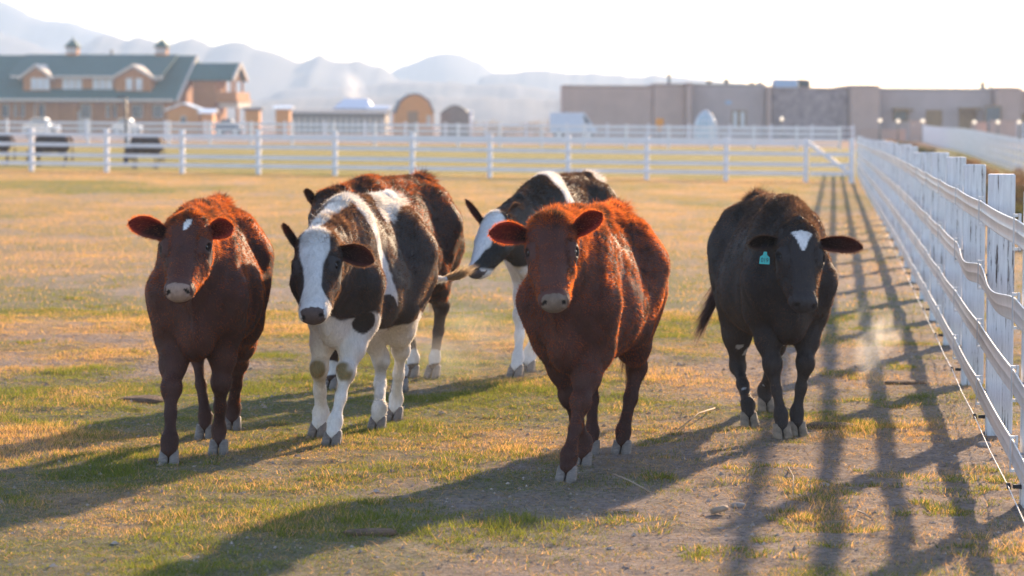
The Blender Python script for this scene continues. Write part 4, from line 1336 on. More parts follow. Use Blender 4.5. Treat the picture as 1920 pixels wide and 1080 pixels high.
def picket_fence(A, D, label, H=.92, step=.26):
    ax, ay = A; dx, dy = D[0] - ax, D[1] - ay; L = math.hypot(dx, dy); ang = math.atan2(dy, dx)
    z0 = float(Zg(ax, ay)); root = empty('picket_fence', (ax, ay, z0), ang); tag(root, label, 'fence')
    n = int(L / step)
    mb = MB()
    for i in range(n):
        x = (i + .5) * step; z = float(Zg(ax + dx * x / L, ay + dy * x / L)) - z0
        mb.box((x, .03, z + H / 2), (.065, .02, H))
    o = mb.build('pickets', M_WHITE, root); o['kind'] = 'stuff'
    for r in (.3, .9):
        mb = MB(); mb.box((L / 2, .058, r + float(Zg(ax + dx / 2, ay + dy / 2)) - z0), (L, .03, .09)); mb.build('fence_rail', M_WHITE, root)
    m = max(2, int(L / 2.6))
    for i in range(m + 1):
        x = L * i / m; z = float(Zg(ax + dx * x / L, ay + dy * x / L)) - z0
        mb = MB(); mb.box((x, .12, z + (H + .12) / 2), (.1, .09, H + .12)); mb.build('fence_post', M_WHITE, root)
board_fence((18.25, 100), (32.2, 224), 43, 'white post and rail fence on the far side of the brushy lane at right', H=1.28, rails=(1.12, .82, .52, .22), rail_h=.10)
board_fence((WX(1905, 232), 232), (WX(2010, 231), 231), 7, 'short piece of white fence at the right edge before the stucco building', H=1.5, rails=(1.35, 1.0, .6))

# ------------------------------------------------------------------ mountains
M_ROCK = mat_basic('mountain_rock', (.085, .09, .11), rough=.95, var=.2, scale=.01, bump=.2, bscale=.05)
def ridge(name, pts, D, depth, seed, mat=M_ROCK, zb=-7):
    """a mountain range: crest profile from picture heights, real slopes in front and behind"""
    px = np.array([p[0] for p in pts], float); py = np.array([p[1] for p in pts], float)
    q = np.arange(px[0], px[-1] + 1, 6.0)
    yy = np.interp(q, px, py)
    kk = np.hanning(5); kk /= kk.sum(); yy = .5 * yy + .5 * np.convolve(np.pad(yy, 2, mode='edge'), kk, 'valid')
    yy = yy - (fbm(q / 34.0, q * 0 + seed, seed + 3, 4) - .5) * 9 - (fbm(q / 9.0, q * 0 + seed, seed + 8, 2) - .5) * 3
    cx = np.array([WX(a, D) for a in q]); cz = np.array([WZ(a, b, D) for a, b in zip(q, yy)])
    m = 16; ts = np.linspace(-1, 1, 2 * m + 1)
    X = np.repeat(cx[:, None], len(ts), 1); T = np.repeat(ts[None], len(cx), 0)
    Y = D + T * depth
    prof = (1 - np.abs(T)) ** 1.15
    rough = (fbm(X / (depth * .16), Y / (depth * .3), seed, 5) - .5) * .45
    Zz = zb + (cz[:, None] - zb) * np.clip(prof * (1 + rough * np.abs(T) ** .5 * 1.2 * (np.abs(T) > .01)), -.05, 1)
    ny, nx = X.shape; I = np.arange(nx * ny).reshape(ny, nx)
    F = np.stack([I[:-1, :-1], I[1:, :-1], I[1:, 1:], I[:-1, 1:]], -1).reshape(-1, 4)
    o = mesh_np(name, np.stack([X, Y, Zz], -1).reshape(-1, 3), F, mat)
    tag(o, None, 'mountains', kind='structure'); return o
ridge('hills_far', [(-200, -90), (-60, -30), (0, 0), (40, 20), (70, 33), (100, 38), (130, 41), (160, 50), (200, 62), (260, 80), (330, 110), (420, 150), (500, 235)], 2150, 260, 5)
ridge('hills_peak', [(640, 235), (700, 150), (735, 130), (770, 116), (800, 103), (822, 99), (855, 99), (880, 108), (905, 119), (925, 133), (980, 160), (1060, 235)], 2050, 230, 6)
ridge('hills_ridge', [(-300, 50), (-120, 45), (0, 60), (50, 78), (110, 100), (150, 90), (190, 66), (215, 70), (235, 76), (262, 70), (290, 78), (312, 84), (340, 75), (360, 70), (380, 77), (400, 88), (420, 80), (440, 76),
       (465, 80), (490, 92), (520, 103), (560, 117), (580, 110), (597, 102), (620, 112), (650, 115), (670, 110), (690, 118), (720, 128), (745, 145), (800, 160), (900, 172), (980, 235)], 1650, 240, 7)
ridge('hills_low', [(860, 235), (900, 145), (930, 134), (970, 130), (1040, 132), (1100, 137), (1160, 142), (1230, 141), (1300, 146), (1400, 158), (1500, 190), (1600, 235)], 1800, 200, 8)
ridge('hills_foot', [(430, 235), (480, 190), (540, 166), (620, 164), (690, 158), (720, 152), (800, 152), (880, 158), (950, 156), (1010, 164), (1100, 180), (1300, 200), (1500, 235)], 1350, 150, 9)
ridge('hills_near', [(-300, 205), (0, 190), (200, 185), (400, 190), (560, 186), (700, 180), (900, 182), (1100, 190), (1300, 196), (1500, 200), (2200, 205)], 1050, 130, 10)

# ------------------------------------------------------------------ barn
M_LOG = mat_basic('orange_log_wall', (.44, .165, .040), rough=.75, var=.2, scale=2, sc=(1, 1, 6))
M_ROOF = mat_basic('green_shingle_roof', (.030, .098, .088), rough=.8, var=.25, scale=3, bump=.3)
M_TRIM = mat_basic('cream_trim', (.62, .52, .42), rough=.6, var=.08)
M_PANE = mat_basic('pale_curtained_pane', (.62, .62, .62), rough=.2, var=.15, scale=.7)
M_DARKP = mat_basic('dark_glass_pane', (.10, .11, .13), rough=.15, var=.2)
M_METAL = mat_basic('dark_metal', (.06, .06, .065), rough=.5, var=.1, metal=.4)
def barn():
    D = 295.0; sc = D / FPX
    def X(px): return (px - 322) * sc            # local x measured from the front right corner
    z0 = .35
    def Zp(py): return WZ(322, py, D) - z0
    a = R(-8)
    root = empty('lodge_barn', (WX(322, D), D, z0), a)
    tag(root, 'long log barn lodge with green roof, dormers and two cupolas at far left', 'barn')
    xl = X(-130)
    def part(name, mat, fn, par=root):
        mb = MB(); fn(mb); return mb.build(name, mat, par)
    ez = Zp(190); rz_ = Zp(105); L = -xl
    part('wall', M_LOG, lambda m: m.box((xl / 2, 8.2, ez / 2 - .2), (L, 14.0, ez + .2)))
    # gable end wall, roof slabs
    def gable(m):
        m.prism([(1.2, ez - .15), (15.2, ez - .15), (8.2, rz_ - .3)], 'x', -.35, -.05)
    part('gable_wall', M_LOG, gable)
    def slab(m, y0, z0_, y1, z1, x0, x1, th=.25):
        m.prism([(y0, z0_), (y1, z1), (y1, z1 + th), (y0, z0_ + th)], 'x', x0, x1)
    k = (rz_ - ez) / 8.2
    part('roof', M_ROOF, lambda m: (slab(m, 0, ez, 8.2, rz_, xl, .5), slab(m, 16.4, ez, 8.2, rz_, xl, .5)))
    # shed dormer with its own upper roof
    dz0 = Zp(171); dz1 = Zp(146)
    yd = (dz0 - ez) / k
    dx0, dx1 = X(24), X(278)
    part('dormer_wall', M_LOG, lambda m: m.box(((dx0 + dx1) / 2, yd + 2.5, (dz0 + dz1) / 2), (dx1 - dx0, 5, dz1 - dz0)))
    part('dormer_roof', M_ROOF, lambda m: slab(m, yd - .5, dz1, 8.0, rz_ + .12, dx0 - 1.6, dx1 + 1.0, .22))
    part('eave_trim', M_TRIM, lambda m: (m.box((xl / 2, -.02, ez + .10), (L + .4, .12, .28)), m.box(((dx0 + dx1) / 2, yd - .58, dz1 + .1), (dx1 - dx0 + 2.4, .12, .24))))
    for c0, c1, pk in ((23, 84, 124), (203, 282, 124)):
        xa, xb, zk = X(c0), X(c1), Zp(pk); xm = (xa + xb) / 2
        def g(m): m.prism([(xa + .3, dz0), (xb - .3, dz0), (xb - .3, dz1), (xm, zk - .2), (xa + .3, dz1)], 'y', yd - .7, yd + 1.5)
        gw = part('gable_dormer', M_LOG, g)
        for sx in (-1, 1):
            def tr(m, sx=sx): 
                e = xa if sx < 0 else xb
                m.prism([(e + sx * .2, dz1 - .25), (xm, zk - .1), (xm, zk + .22), (e + sx * .2, dz1 + .05)], 'y', yd - 1.0, yd + 4.0)
            part('dormer_trim', M_TRIM, tr)
    # windows
    def window(px, py, w, h, y, mat=M_PANE):
        x = X(px); z = Zp(py)
        f = part('window', M_TRIM, lambda m: m.box((x, y - .03, z), (w + .24, .10, h + .24)))
        part('pane', mat, lambda m: m.box((x, y - .10, z), (w, .06, h)), f)
    for px in (50, 62, 74, 108, 120, 133, 167, 180, 193, 235, 254):
        window(px, 158, .52, 1.05, yd - (.72 if px < 80 or px > 220 else .02))
    for px in (-60, -10, 20, 60, 150, 200, 250, 290):
        window(px, 209, .9, 1.2, 1.18, M_DARKP)
    part('door', M_TRIM, lambda m: m.box((X(148), 1.16, 1.1), (1.5, .12, 2.2)))
    for px in range(-120, 320, 36):
        part('porch_post', M_LOG, lambda m: m.box((X(px), .35, ez / 2 - .1), (.22, .22, ez - .2)))
    # cupolas
    for px in (87, 264):
        x = X(px)
        cp = part('cupola', M_LOG, lambda m: m.box((x, 8.2, rz_ + .35), (1.15, 1.15, 1.5)))
        for s in (-.38, 0, .38):
            part('pane', M_PANE, lambda m: m.box((x + s, 7.60, rz_ + .72), (.26, .06, .55)), cp)
        part('roof', M_ROOF, lambda m: (m.raw([(x - .8, 7.4, rz_ + 1.12), (x + .8, 7.4, rz_ + 1.12), (x + .8, 9.0, rz_ + 1.12), (x - .8, 9.0, rz_ + 1.12), (x, 8.2, rz_ + 2.05)], [(0, 1, 4), (1, 2, 4), (2, 3, 4), (3, 0, 4), (3, 2, 1, 0)]), m.tube([(x, 8.2, rz_ + 1.9), (x, 8.2, rz_ + 2.3)], .04, 6)), cp)
    part('vent_pipe', M_METAL, lambda m: (m.tube([(X(165), 8.0, rz_), (X(165), 8.0, rz_ + .7)], .13, 8), m.box((X(165), 8.0, rz_ + .75), (.35, .35, .12))))
    # porch tower on the gable end
    tx0, tx1 = X(352), X(421); tz = Zp(150); tk = Zp(119)
    part('tower_roof', M_ROOF, lambda m: (slab(m, 4.0, tz, 7.0, tk, tx0 - 1.5, tx1, .2), slab(m, 10.0, tz, 7.0, tk, tx0 - 1.5, tx1, .2)))
    part('tower_trim', M_TRIM, lambda m: (slab(m, 3.9, tz - .05, 7.0, tk - .05, tx1 + .01, tx1 + .25, .35), slab(m, 10.1, tz - .05, 7.0, tk - .05, tx1 + .01, tx1 + .25, .35)))
    part('tower_gable', M_LOG, lambda m: m.prism([(4.4, tz), (9.6, tz), (7.0, tk - .1)], 'x', tx1 - .5, tx1 - .3))
    part('tower_wall', M_LOG, lambda m: m.box(((X(340) + X(385)) / 2, 7.2, Zp(215) / 2 + 2.2), (X(385) - X(340), 5.0, 5.4)))
    for px in (403, 417):
        for y in (4.6, 9.3):
            part('tower_post', M_LOG, lambda m: m.box((X(px), y, (tz + Zp(195)) / 2), (.24, .24, tz - Zp(195))))
    part('balcony', M_LOG, lambda m: (m.box((X(408), 7.0, Zp(180)), (X(433) - X(392), 6.0, .95)), m.box((X(408), 7.0, Zp(188)), (X(436) - X(388), 6.6, .25))))
    part('balcony_base', M_TRIM, lambda m: m.box((X(412), 7.0, Zp(196)), (X(434) - X(396), 5.6, .6)))
    part('balcony_leg', M_LOG, lambda m: m.box((X(428), 4.6, Zp(196) / 2 - .1), (.3, .3, Zp(196))))
    part('gable_trim', M_TRIM, lambda m: m.prism([(-.05, ez - .1), (8.2, rz_ - .05), (8.2, rz_ + .30), (-.05, ez + .25)], 'x', .51, .72))
barn()

def gable_shed(px0, px1, py_eave, py_ridge, D, wall, roof, name, label, cat, depth=4, end='side', rz=0, group=None):
    z0 = float(Zg(WX(px0, D), D)); x0, x1 = WX(px0, D), WX(px1, D); L = x1 - x0
    root = empty(name, ((x0 + x1) / 2, D, z0), rz); tag(root, label, cat, group)
    ez = WZ(px0, py_eave, D) - z0; kz = WZ(px0, py_ridge, D) - z0
    mb = MB(); mb.box((0, depth / 2, ez / 2 - .05), (L, depth, ez + .1)); mb.build('wall', wall, root)
    mb = MB()
    if end == 'side':
        mb.prism([(-.25, ez - .05), (depth / 2, kz), (depth + .25, ez - .05), (depth + .25, ez + .1), (depth / 2, kz + .16), (-.25, ez + .1)], 'x', -L / 2 - .25, L / 2 + .25)
    else:
        mb.prism([(-L / 2 - .25, ez - .05), (0, kz), (L / 2 + .25, ez - .05), (L / 2 + .25, ez + .1), (0, kz + .14), (-L / 2 - .25, ez + .1)], 'y', -.25, depth + .25)
        g = MB(); g.prism([(-L / 2, ez - .02), (L / 2, ez - .02), (0, kz - .02)], 'y', .02, .2); g.build('gable_wall', wall, root)
    mb.build('roof', roof, root)
    return root, ez, L
M_OR = mat_basic('orange_stained_boards', (.66, .28, .075), rough=.7, var=.2, scale=3, sc=(6, 6, 1))
M_TAN = mat_basic('tan_boards', (.34, .20, .11), rough=.75, var=.2, scale=3)
M_GREYW = mat_basic('grey_brown_boards', (.24, .20, .17), rough=.8, var=.2, scale=3)
M_TIN = mat_basic('pale_blue_metal_roof', (.36, .46, .60), rough=.6, var=.1, metal=.2)
M_TINW = mat_basic('bright_metal_roof', (.65, .65, .66), rough=.3, var=.1, metal=.5)
M_ROOFD = mat_basic('dark_grey_roof', (.10, .10, .11), rough=.6, var=.2)
r, ez, L = gable_shed(314, 374, 207, 195, 262, M_OR, M_TINW, 'small_shed', 'small orange shed with a square window beside the right end of the barn', 'shed', 4, 'end')
mb = MB(); mb.box((L * .0, -.04, 1.35), (.55, .08, .7)); w = mb.build('window', M_TRIM, r); mb = MB(); mb.box((L * .0, -.1, 1.35), (.38, .06, .5)); mb.build('pane', M_DARKP, w)
r, ez, L = gable_shed(376, 399, 212, 207, 261, M_OR, M_TINW, 'small_shed', 'narrow orange lean-to shed just right of the windowed orange shed', 'shed', 3, 'side')
r, ez, L = gable_shed(459, 486, 205, 204, 250, M_OR, M_ROOFD, 'feed_kiosk', 'left one of two small orange kiosks between barn and round shed', 'kiosk', 2, 'side')
r, ez, L = gable_shed(517, 543, 204, 202, 250, M_OR, M_TINW, 'feed_kiosk', 'right one of two small orange kiosks, with a bright white top', 'kiosk', 2, 'side')
r, ez, L = gable_shed(544, 722, 213, 208, 300, M_GREYW, M_ROOFD, 'long_stable', 'long low stable with pale roof under the blue roofed house', 'stable', 8, 'side')
for i in range(16):
    mb = MB(); mb.box((-L / 2 + (i + .5) * L / 16, -.06, .8), (.32, .1, 1.6)); mb.build('stall_post', M_TRIM, r)
def hip_house():
    D = 312; x0, x1 = WX(624, D), WX(700, D); h = (x1 - x0) / 2; z0 = .35; ez = WZ(660, 204, D) - z0; kz = WZ(660, 184, D) - z0
    root = empty('blue_roofed_house', ((x0 + x1) / 2, D, z0)); tag(root, 'house with pale blue metal hip roof rising behind the long stable', 'house')
    mb = MB(); mb.box((0, 4, ez / 2 - .05), (h * 1.9, 8, ez + .1)); mb.build('wall', M_GREYW, root)
    mb = MB(); mb.raw([(-h, -.3, ez), (h, -.3, ez), (h, 8.3, ez), (-h, 8.3, ez), (-h * .55, 4, kz), (h * .6, 4, kz)], [(0, 1, 5, 4), (1, 2, 5), (2, 3, 4, 5), (3, 0, 4), (3, 2, 1, 0)]); mb.build('roof', M_TIN, root)
hip_house()
r, ez, L = gable_shed(690, 726, 205, 200, 311, M_GREYW, M_TIN, 'annexe', 'low annexe with blue roof at the right end of the blue roofed house', 'annexe', 5, 'side')
# gambrel shed
def gambrel(px0, px1, pyt, D, wall, roof, label, win=True, low=.55, depth=4.5, rz=0):
    z0 = float(Zg(WX(px0, D), D)); x0, x1 = WX(px0, D), WX(px1, D); Lw = (x1 - x0); H = WZ((px0 + px1) / 2, pyt, D) - z0
    root = empty('gambrel_shed', ((x0 + x1) / 2, D, z0), rz); tag(root, label, 'shed')
    h = Lw / 2
    prof = [(-h, -.1), (h, -.1), (h, H * low), (h * .72, H * .84), (h * .30, H * .97), (0, H), (-h * .30, H * .97), (-h * .72, H * .84), (-h, H * low)]
    mb = MB(); mb.prism(prof, 'y', 0, depth); mb.build('wall', wall, root)
    top = prof[2:]; out = [(x * 1.05, z + .10) for x, z in top]
    mb = MB(); mb.prism(top + out[::-1], 'y', -.15, depth + .15); mb.build('roof', roof, root)
    if win:
        mb = MB(); mb.box((h * .75, -.03, H * .36), (.42, .08, 1.0)); mb.build('window', M_TRIM, root)
        mb = MB(); mb.box((-h * .1, -.03, H * .3), (.95, .06, H * .58)); mb.build('door', M_TAN, root)
        mb = MB(); mb.box((0, depth / 2, H + .12), (1.1, depth * .9, .14)); mb.build('ridge_vent', M_TINW, root)
    return root
gambrel(742, 813, 177, 262, M_OR, M_ROOFD, 'large orange shed with rounded gambrel roof and bright ridge', rz=R(6))
gambrel(826, 880, 199, 268, M_GREYW, M_ROOFD, 'low grey brown shed with rounded roof beside the large orange one', win=False, low=.7)
mb = MB(); mb.tube([(0, 0, -.1), (0, 0, 2.0)], .12, 8); mb.sphere((0, 0, 2.1), .2); o = mb.build('white_bollard', M_WHITE); o.location = (WX(883, 255), 255, .35); tag(o, 'white round topped post right of the grey brown shed', 'post')

# smoke plume and dust puff
def puff(name, loc, sc, dens, label, seed=0, rz=0, an=.6):
    mb = MB(); mb.sphere((0, 0, 0), 1.0, 24, 16); m = bpy.data.materials.new(name + '_air'); m.use_nodes = True; nt = m.node_tree
    nt.nodes.remove(nt.nodes['Principled BSDF']); out = nt.nodes['Material Output']
    pv = nt.nodes.new('ShaderNodeVolumePrincipled'); pv.inputs['Color'].default_value = (.95, .95, .95, 1); pv.inputs['Anisotropy'].default_value = an
    tc = nt.nodes.new('ShaderNodeTexCoord'); ln = nt.nodes.new('ShaderNodeVectorMath'); ln.operation = 'LENGTH'; nt.links.new(tc.outputs['Object'], ln.inputs[0])
    n = nt.nodes.new('ShaderNodeTexNoise'); n.inputs['Scale'].default_value = 1.6 + seed * .1; n.inputs['Detail'].default_value = 3; nt.links.new(tc.outputs['Object'], n.inputs['Vector'])
    mp = nt.nodes.new('ShaderNodeMapRange'); mp.inputs['From Min'].default_value = 1.0; mp.inputs['From Max'].default_value = .1; mp.inputs['To Min'].default_value = 0; mp.inputs['To Max'].default_value = 1
    nt.links.new(ln.outputs['Value'], mp.inputs['Value'])
    n2 = nt.nodes.new('ShaderNodeMapRange'); n2.inputs['From Min'].default_value = .42; n2.inputs['From Max'].default_value = .68; nt.links.new(n.outputs['Fac'], n2.inputs['Value'])
    mu = nt.nodes.new('ShaderNodeMath'); mu.operation = 'MULTIPLY'; nt.links.new(mp.outputs[0], mu.inputs[0]); nt.links.new(n2.outputs[0], mu.inputs[1])
    m2 = nt.nodes.new('ShaderNodeMath'); m2.operation = 'MULTIPLY'; m2.inputs[1].default_value = dens; nt.links.new(mu.outputs[0], m2.inputs[0])
    nt.links.new(m2.outputs[0], pv.inputs['Density']); nt.links.new(pv.outputs[0], out.inputs['Volume'])
    o = mb.build(name, m); o.location = loc; o.scale = sc; o.rotation_euler = (0, rz, 0); tag(o, label, 'smoke', kind='stuff'); return o
puff('smoke', tuple(W(662, 168, 330)), (1.6, 1.6, 3.6), .5, 'thin white smoke drifting up over the blue roofed house', rz=R(-28), an=.3)
puff('dust_puff', tuple(W(1640, 642, 15.2)), (.17, .17, .26), 2.6, 'small puff of dust hanging beside the black cow', seed=3)
puff('dust_puff', tuple(W(880, 640, 17.5)), (.75, .9, .30), .45, 'thin dust hanging over the ground behind the cows', seed=5)

# ------------------------------------------------------------------ flat roofed building
M_ADOBE = mat_basic('brown_stucco', (.50, .345, .28), rough=.9, var=.10, scale=.6)
M_ADOBE2 = mat_basic('grey_stucco', (.46, .36, .33), rough=.9, var=.10, scale=.6)
M_STONE = mat_basic('dark_rubble_stone', (.32, .245, .235), rough=.95, var=.4, scale=1.6, bump=.5, bscale=3)
M_WOOD = mat_basic('golden_wood_door', (.30, .17, .07), rough=.6, var=.2)
M_GLOW = mat_emit('lamp_globe', (1.0, .80, .58), .45)
def adobe():
    D = 236.0; sc = D / FPX; z0 = .35
    root = empty('flat_roofed_building', (WX(1055, D), D, z0), 0)
    tag(root, 'long flat roofed brown stucco building with low walls, at far right', 'building')
    def X(px): return (px - 1055) * sc
    def Zp(px, py): return WZ(px, py, D) - z0
    def part(name, mat, fn, par=root):
        mb = MB(); fn(mb); return mb.build(name, mat, par)
    segs = [(1055, 1224, 162, 0, M_ADOBE), (1224, 1284, 159, -.3, M_ADOBE), (1284, 1296, 158, -1.2, M_ADOBE), (1296, 1436, 159, .6, M_ADOBE2), (1436, 1444, 164, -.8, M_ADOBE), (1444, 1590, 166, 0, M_STONE),
            (1590, 1645, 162, -1.4, M_ADOBE), (1645, 1862, 167, .4, M_ADOBE2), (1862, 1910, 166, -1.0, M_ADOBE), (1910, 2100, 171, .2, M_ADOBE)]
    for a, b, t, y, m_ in segs:
        h = Zp(a, t); xa, xb = X(a), X(b)
        def f(m): m.box(((xa + xb) / 2, y + 6, h / 2 - .3), (xb - xa - .02, 12, h + .6), bev=.12)
        w = part('wing', m_, f)
        part('parapet_cap', M_TRIM if m_ is M_ADOBE2 else M_ADOBE, lambda m: m.box(((xa + xb) / 2, y + 6, h + .06), (xb - xa + .04, 12.1, .1)), w)
    def win(px0, px1, py0, py1, y, mat=M_PANE, name='window'):
        xa, xb = X(px0), X(px1); za, zb = Zp(px0, py1), Zp(px0, py0)
        fr = part(name, M_WOOD, lambda m: m.box(((xa + xb) / 2, y, (za + zb) / 2), (xb - xa + .2, .14, zb - za + .2)))
        part('pane', mat, lambda m: m.box(((xa + xb) / 2, y - .08, (za + zb) / 2), (xb - xa - .05, .06, zb - za - .05)), fr)
    win(1374, 1383, 209, 240, .55); win(1388, 1397, 209, 240, .55)
    win(1738, 1764, 208, 244, .35, M_WOOD, 'door')
    win(1676, 1700, 205, 225, .35, M_DARKP); win(1800, 1828, 205, 250, .35, M_WOOD, 'door'); win(1842, 1870, 200, 245, -1.05, M_DARKP); win(1908, 1925, 215, 250, .15, M_WOOD, 'door')
    part('canopy', M_WOOD, lambda m: m.box((X(1690), -.4, Zp(1690, 206)), (1.6, 1.6, .2)))
    part('canopy', M_WOOD, lambda m: m.box((X(1815), -.4, Zp(1815, 204)), (1.7, 1.6, .2)))
    part('wall_sign', M_TIN, lambda m: m.box((X(1366), .55, Zp(1366, 192)), (.5, .06, .3)))
    # roof gear
    for px, t, w_ in ((1257, 139, .17), (1333, 152, .3), (1366, 149, .28), (1414, 155, .24), (1851, 154, .26), (1866, 158, .10)):
        part('roof_pipe', M_METAL, lambda m: (m.tube([(X(px), 3, Zp(px, 170)), (X(px), 3, Zp(px, t))], w_ * .7, 10), m.box((X(px), 3, Zp(px, t) + .02), (w_ * 1.9, w_ * 1.9, .1))))
    part('stucco_chimney', M_ADOBE, lambda m: m.sphere((X(1430), 3, Zp(1430, 160)), .35, 12, 8))
    part('roof_unit', M_TIN, lambda m: (m.box((X(1478), 3, Zp(1478, 158)), (1.9, 1.6, .9), bev=.05), m.tube([(X(1453), 2.6, Zp(1453, 166)), (X(1453), 2.6, Zp(1453, 148))], .1, 6)))
    part('roof_unit', M_METAL, lambda m: (m.box((X(1513), 3, Zp(1513, 158)), (.9, 1.4, .75), bev=.05), m.box((X(1505), 3, Zp(1505, 149)), (1.0, 1.5, .1))))
adobe()
# low courtyard walls and lamps
def low_wall(px0, px1, py, D, label, mat=M_ADOBE):
    x0, x1 = WX(px0, D), WX(px1, D); z0 = float(Zg(x0, D)); h = WZ(px0, py, D) - z0
    mb = MB(); mb.box((0, 0, h / 2 - .1), (x1 - x0, .4, h + .2), bev=.04); mb.box((0, 0, h + .03), (x1 - x0 + .06, .5, .07))
    o = mb.build('garden_wall', mat); o.location = ((x0 + x1) / 2, D, z0); tag(o, label, 'wall')
low_wall(1610, 1698, 244, 226, 'low stucco garden wall nearest the fence corner')
low_wall(1705, 1736, 227, 224, 'short low stucco wall left of the golden wooden door')
low_wall(1822, 1850, 230, 224, 'low stucco wall behind the picket fence, right of the golden door')
low_wall(1856, 1905, 227, 222, 'widest low stucco wall near the right edge')
for i, (px, py, D, lab) in enumerate(((1466, 223, 226, 'globe lamp before the dark stone wall, leftmost of the lit lamps'), (1650, 226, 225, 'globe lamp on a post at the foot of the projecting stucco wing'),
        (1684, 227, 225, 'globe lamp left of the low stucco wall, third lit lamp from the left'), (1730, 227, 222, 'globe lamp close left of the golden wooden door'), (1827, 229, 222, 'globe lamp right of the golden wooden door'),
        (1871, 229, 220, 'globe lamp second from the right edge'), (1911, 229, 220, 'globe lamp at the right edge of the picture'))):
    x = WX(px, D); z0 = float(Zg(x, D)); zt = WZ(px, py, D) - z0
    root = empty('globe_lamp', (x, D, z0)); tag(root, lab, 'lamp', 'globe lamps before the flat roofed building')
    mb = MB(); mb.tube([(0, 0, -.1), (0, 0, zt - .12)], [.09, .07], 8); mb.tube([(0, 0, zt - .2), (0, 0, zt - .13)], .13, 10); mb.build('post', M_GREYW, root)
    mb = MB(); mb.sphere((0, 0, zt), .15, 16, 10); mb.build('globe', M_GLOW, root)
# small things before the building
def dome():
    D = 215.0; x = WX(1323, D); z0 = float(Zg(x, D)); r_ = (WX(1346, D) - WX(1300, D)) / 2; h = WZ(1323, 207, D) - z0
    root = empty('dome_greenhouse', (x, D, z0)); tag(root, 'pale faceted dome greenhouse in front of the flat roofed building', 'greenhouse')
    m, nt, b, out = newmat('greenhouse_glazing'); n = noise_node(nt, 2); rr = ramp(nt, n.outputs['Fac'], [(.3, (.30, .42, .46)), (.7, (.45, .56, .60))]); nt.links.new(rr.outputs[0], b.inputs['Base Color']); b.inputs['Roughness'].default_value = .15
    P = []; rings = [(0, 1.0), (.45, .95), (.68, .80), (.88, .50), (1.0, .10)]
    for zz, rr_ in rings:
        for k in range(10): P.append((r_ * rr_ * math.cos(k * math.pi / 5), r_ * rr_ * math.sin(k * math.pi / 5), -.1 + (h + .1) * zz))
    F = [(i * 10 + k, i * 10 + (k + 1) % 10, (i + 1) * 10 + (k + 1) % 10, (i + 1) * 10 + k) for i in range(4) for k in range(10)] + [tuple(range(40, 50))]
    mb = MB(); mb.raw(P, F); mb.build('glazing', m, root)
    mb = MB()
    for i in range(4):
        for k in range(10): mb.tube([P[i * 10 + k], P[(i + 1) * 10 + k]], .03, 4)
    for i in range(5):
        for k in range(10): mb.tube([P[i * 10 + k], P[i * 10 + (k + 1) % 10]], .03, 4)
    mb.build('frame', M_WHITE, root)
dome()
def vehicle_van(px0, px1, py_top, D, label):
    x0, x1 = WX(px0, D), WX(px1, D); L = x1 - x0; z0 = float(Zg(x0, D)); H = WZ(px0, py_top, D) - z0
    root = empty('delivery_van', ((x0 + x1) / 2, D, z0)); tag(root, label, 'van')
    h = L / 2
    M_VAN = mat_basic('pale_blue_white_paint', (.55, .62, .72), rough=.3, var=.05)
    mb = MB(); mb.prism([(-h, .45), (h, .45), (h, H * .50), (h * .80, H * .58), (h * .52, H * .96), (h * .44, H), (-h * .98, H), (-h, H * .95)], 'y', -1.0, 1.0); mb.build('body', M_VAN, root)
    mb = MB(); mb.prism([(h * .50, H * .60), (h * .74, H * .60), (h * .50, H * .90), (h * .42, H * .90)], 'y', -1.02, -1.0); mb.build('side_window', M_DARKP, root)
    mb = MB(); mb.prism([(h * .76, H * .60), (h * .79, H * .61), (h * .55, H * .92), (h * .53, H * .90)], 'y', -.9, .9); mb.build('windscreen', M_DARKP, root)
    for sx in (-.62, .66):
        for sy in (-.92, .92):
            mb = MB(); mb.tube([(0, -.12, 0), (0, .12, 0)], .38, 18); w = mb.build('wheel', M_BLACKP, root, loc=(h * sx, sy, .38))
            mb = MB(); mb.tube([(0, -.14, 0), (0, .14, 0)], .2, 12); mb.build('rim', M_TINW, w)
vehicle_van(1031, 1118, 211, 222, 'pale blue white van parked at the left end of the flat roofed building')
def pole_lamp():
    D = 105.0; x = WX(236, D); z0 = float(Zg(x, D)); zt = WZ(236, 184, D) - z0
    root = empty('lamp_pole', (x, D, z0)); tag(root, 'thin dark lamp pole standing between the grazing cattle', 'lamp pole')
    mb = MB(); mb.tube([(0, 0, -.1), (0, 0, zt)], [.055, .04], 8); mb.build('pole', M_METAL, root)
    mb = MB(); mb.tube([(0, 0, zt), (-.12, 0, zt + .05), (-.25, 0, zt + .02)], .03, 6); mb.box((-.20, 0, zt + .03), (.22, .14, .06), bev=.01); mb.build('lamp_head', M_METAL, root)
pole_lamp()
def sign_board():
    D = 175.0; x = WX(1237, D); z0 = float(Zg(x, D)); root = empty('orange_sign', (x, D, z0)); tag(root, 'orange sign on a short post before the flat roofed building', 'sign')
    zt = WZ(1237, 222, D) - z0
    M_ORS = mat_basic('orange_sign_paint', (.62, .26, .03), rough=.5, var=.1)
    mb = MB(); mb.box((0, 0, zt - .22), (.48, .05, .46), bev=.01); mb.box((0, 0, zt - .62), (.2, .045, .3)); mb.build('board', M_ORS, root)
    mb = MB(); mb.tube([(0, .04, -.1), (0, .04, zt)], .03, 6); mb.build('post', M_METAL, root)
sign_board()
M_CAR = mat_basic('silver_car_paint', (.62, .60, .60), rough=.18, var=.05, metal=.4)
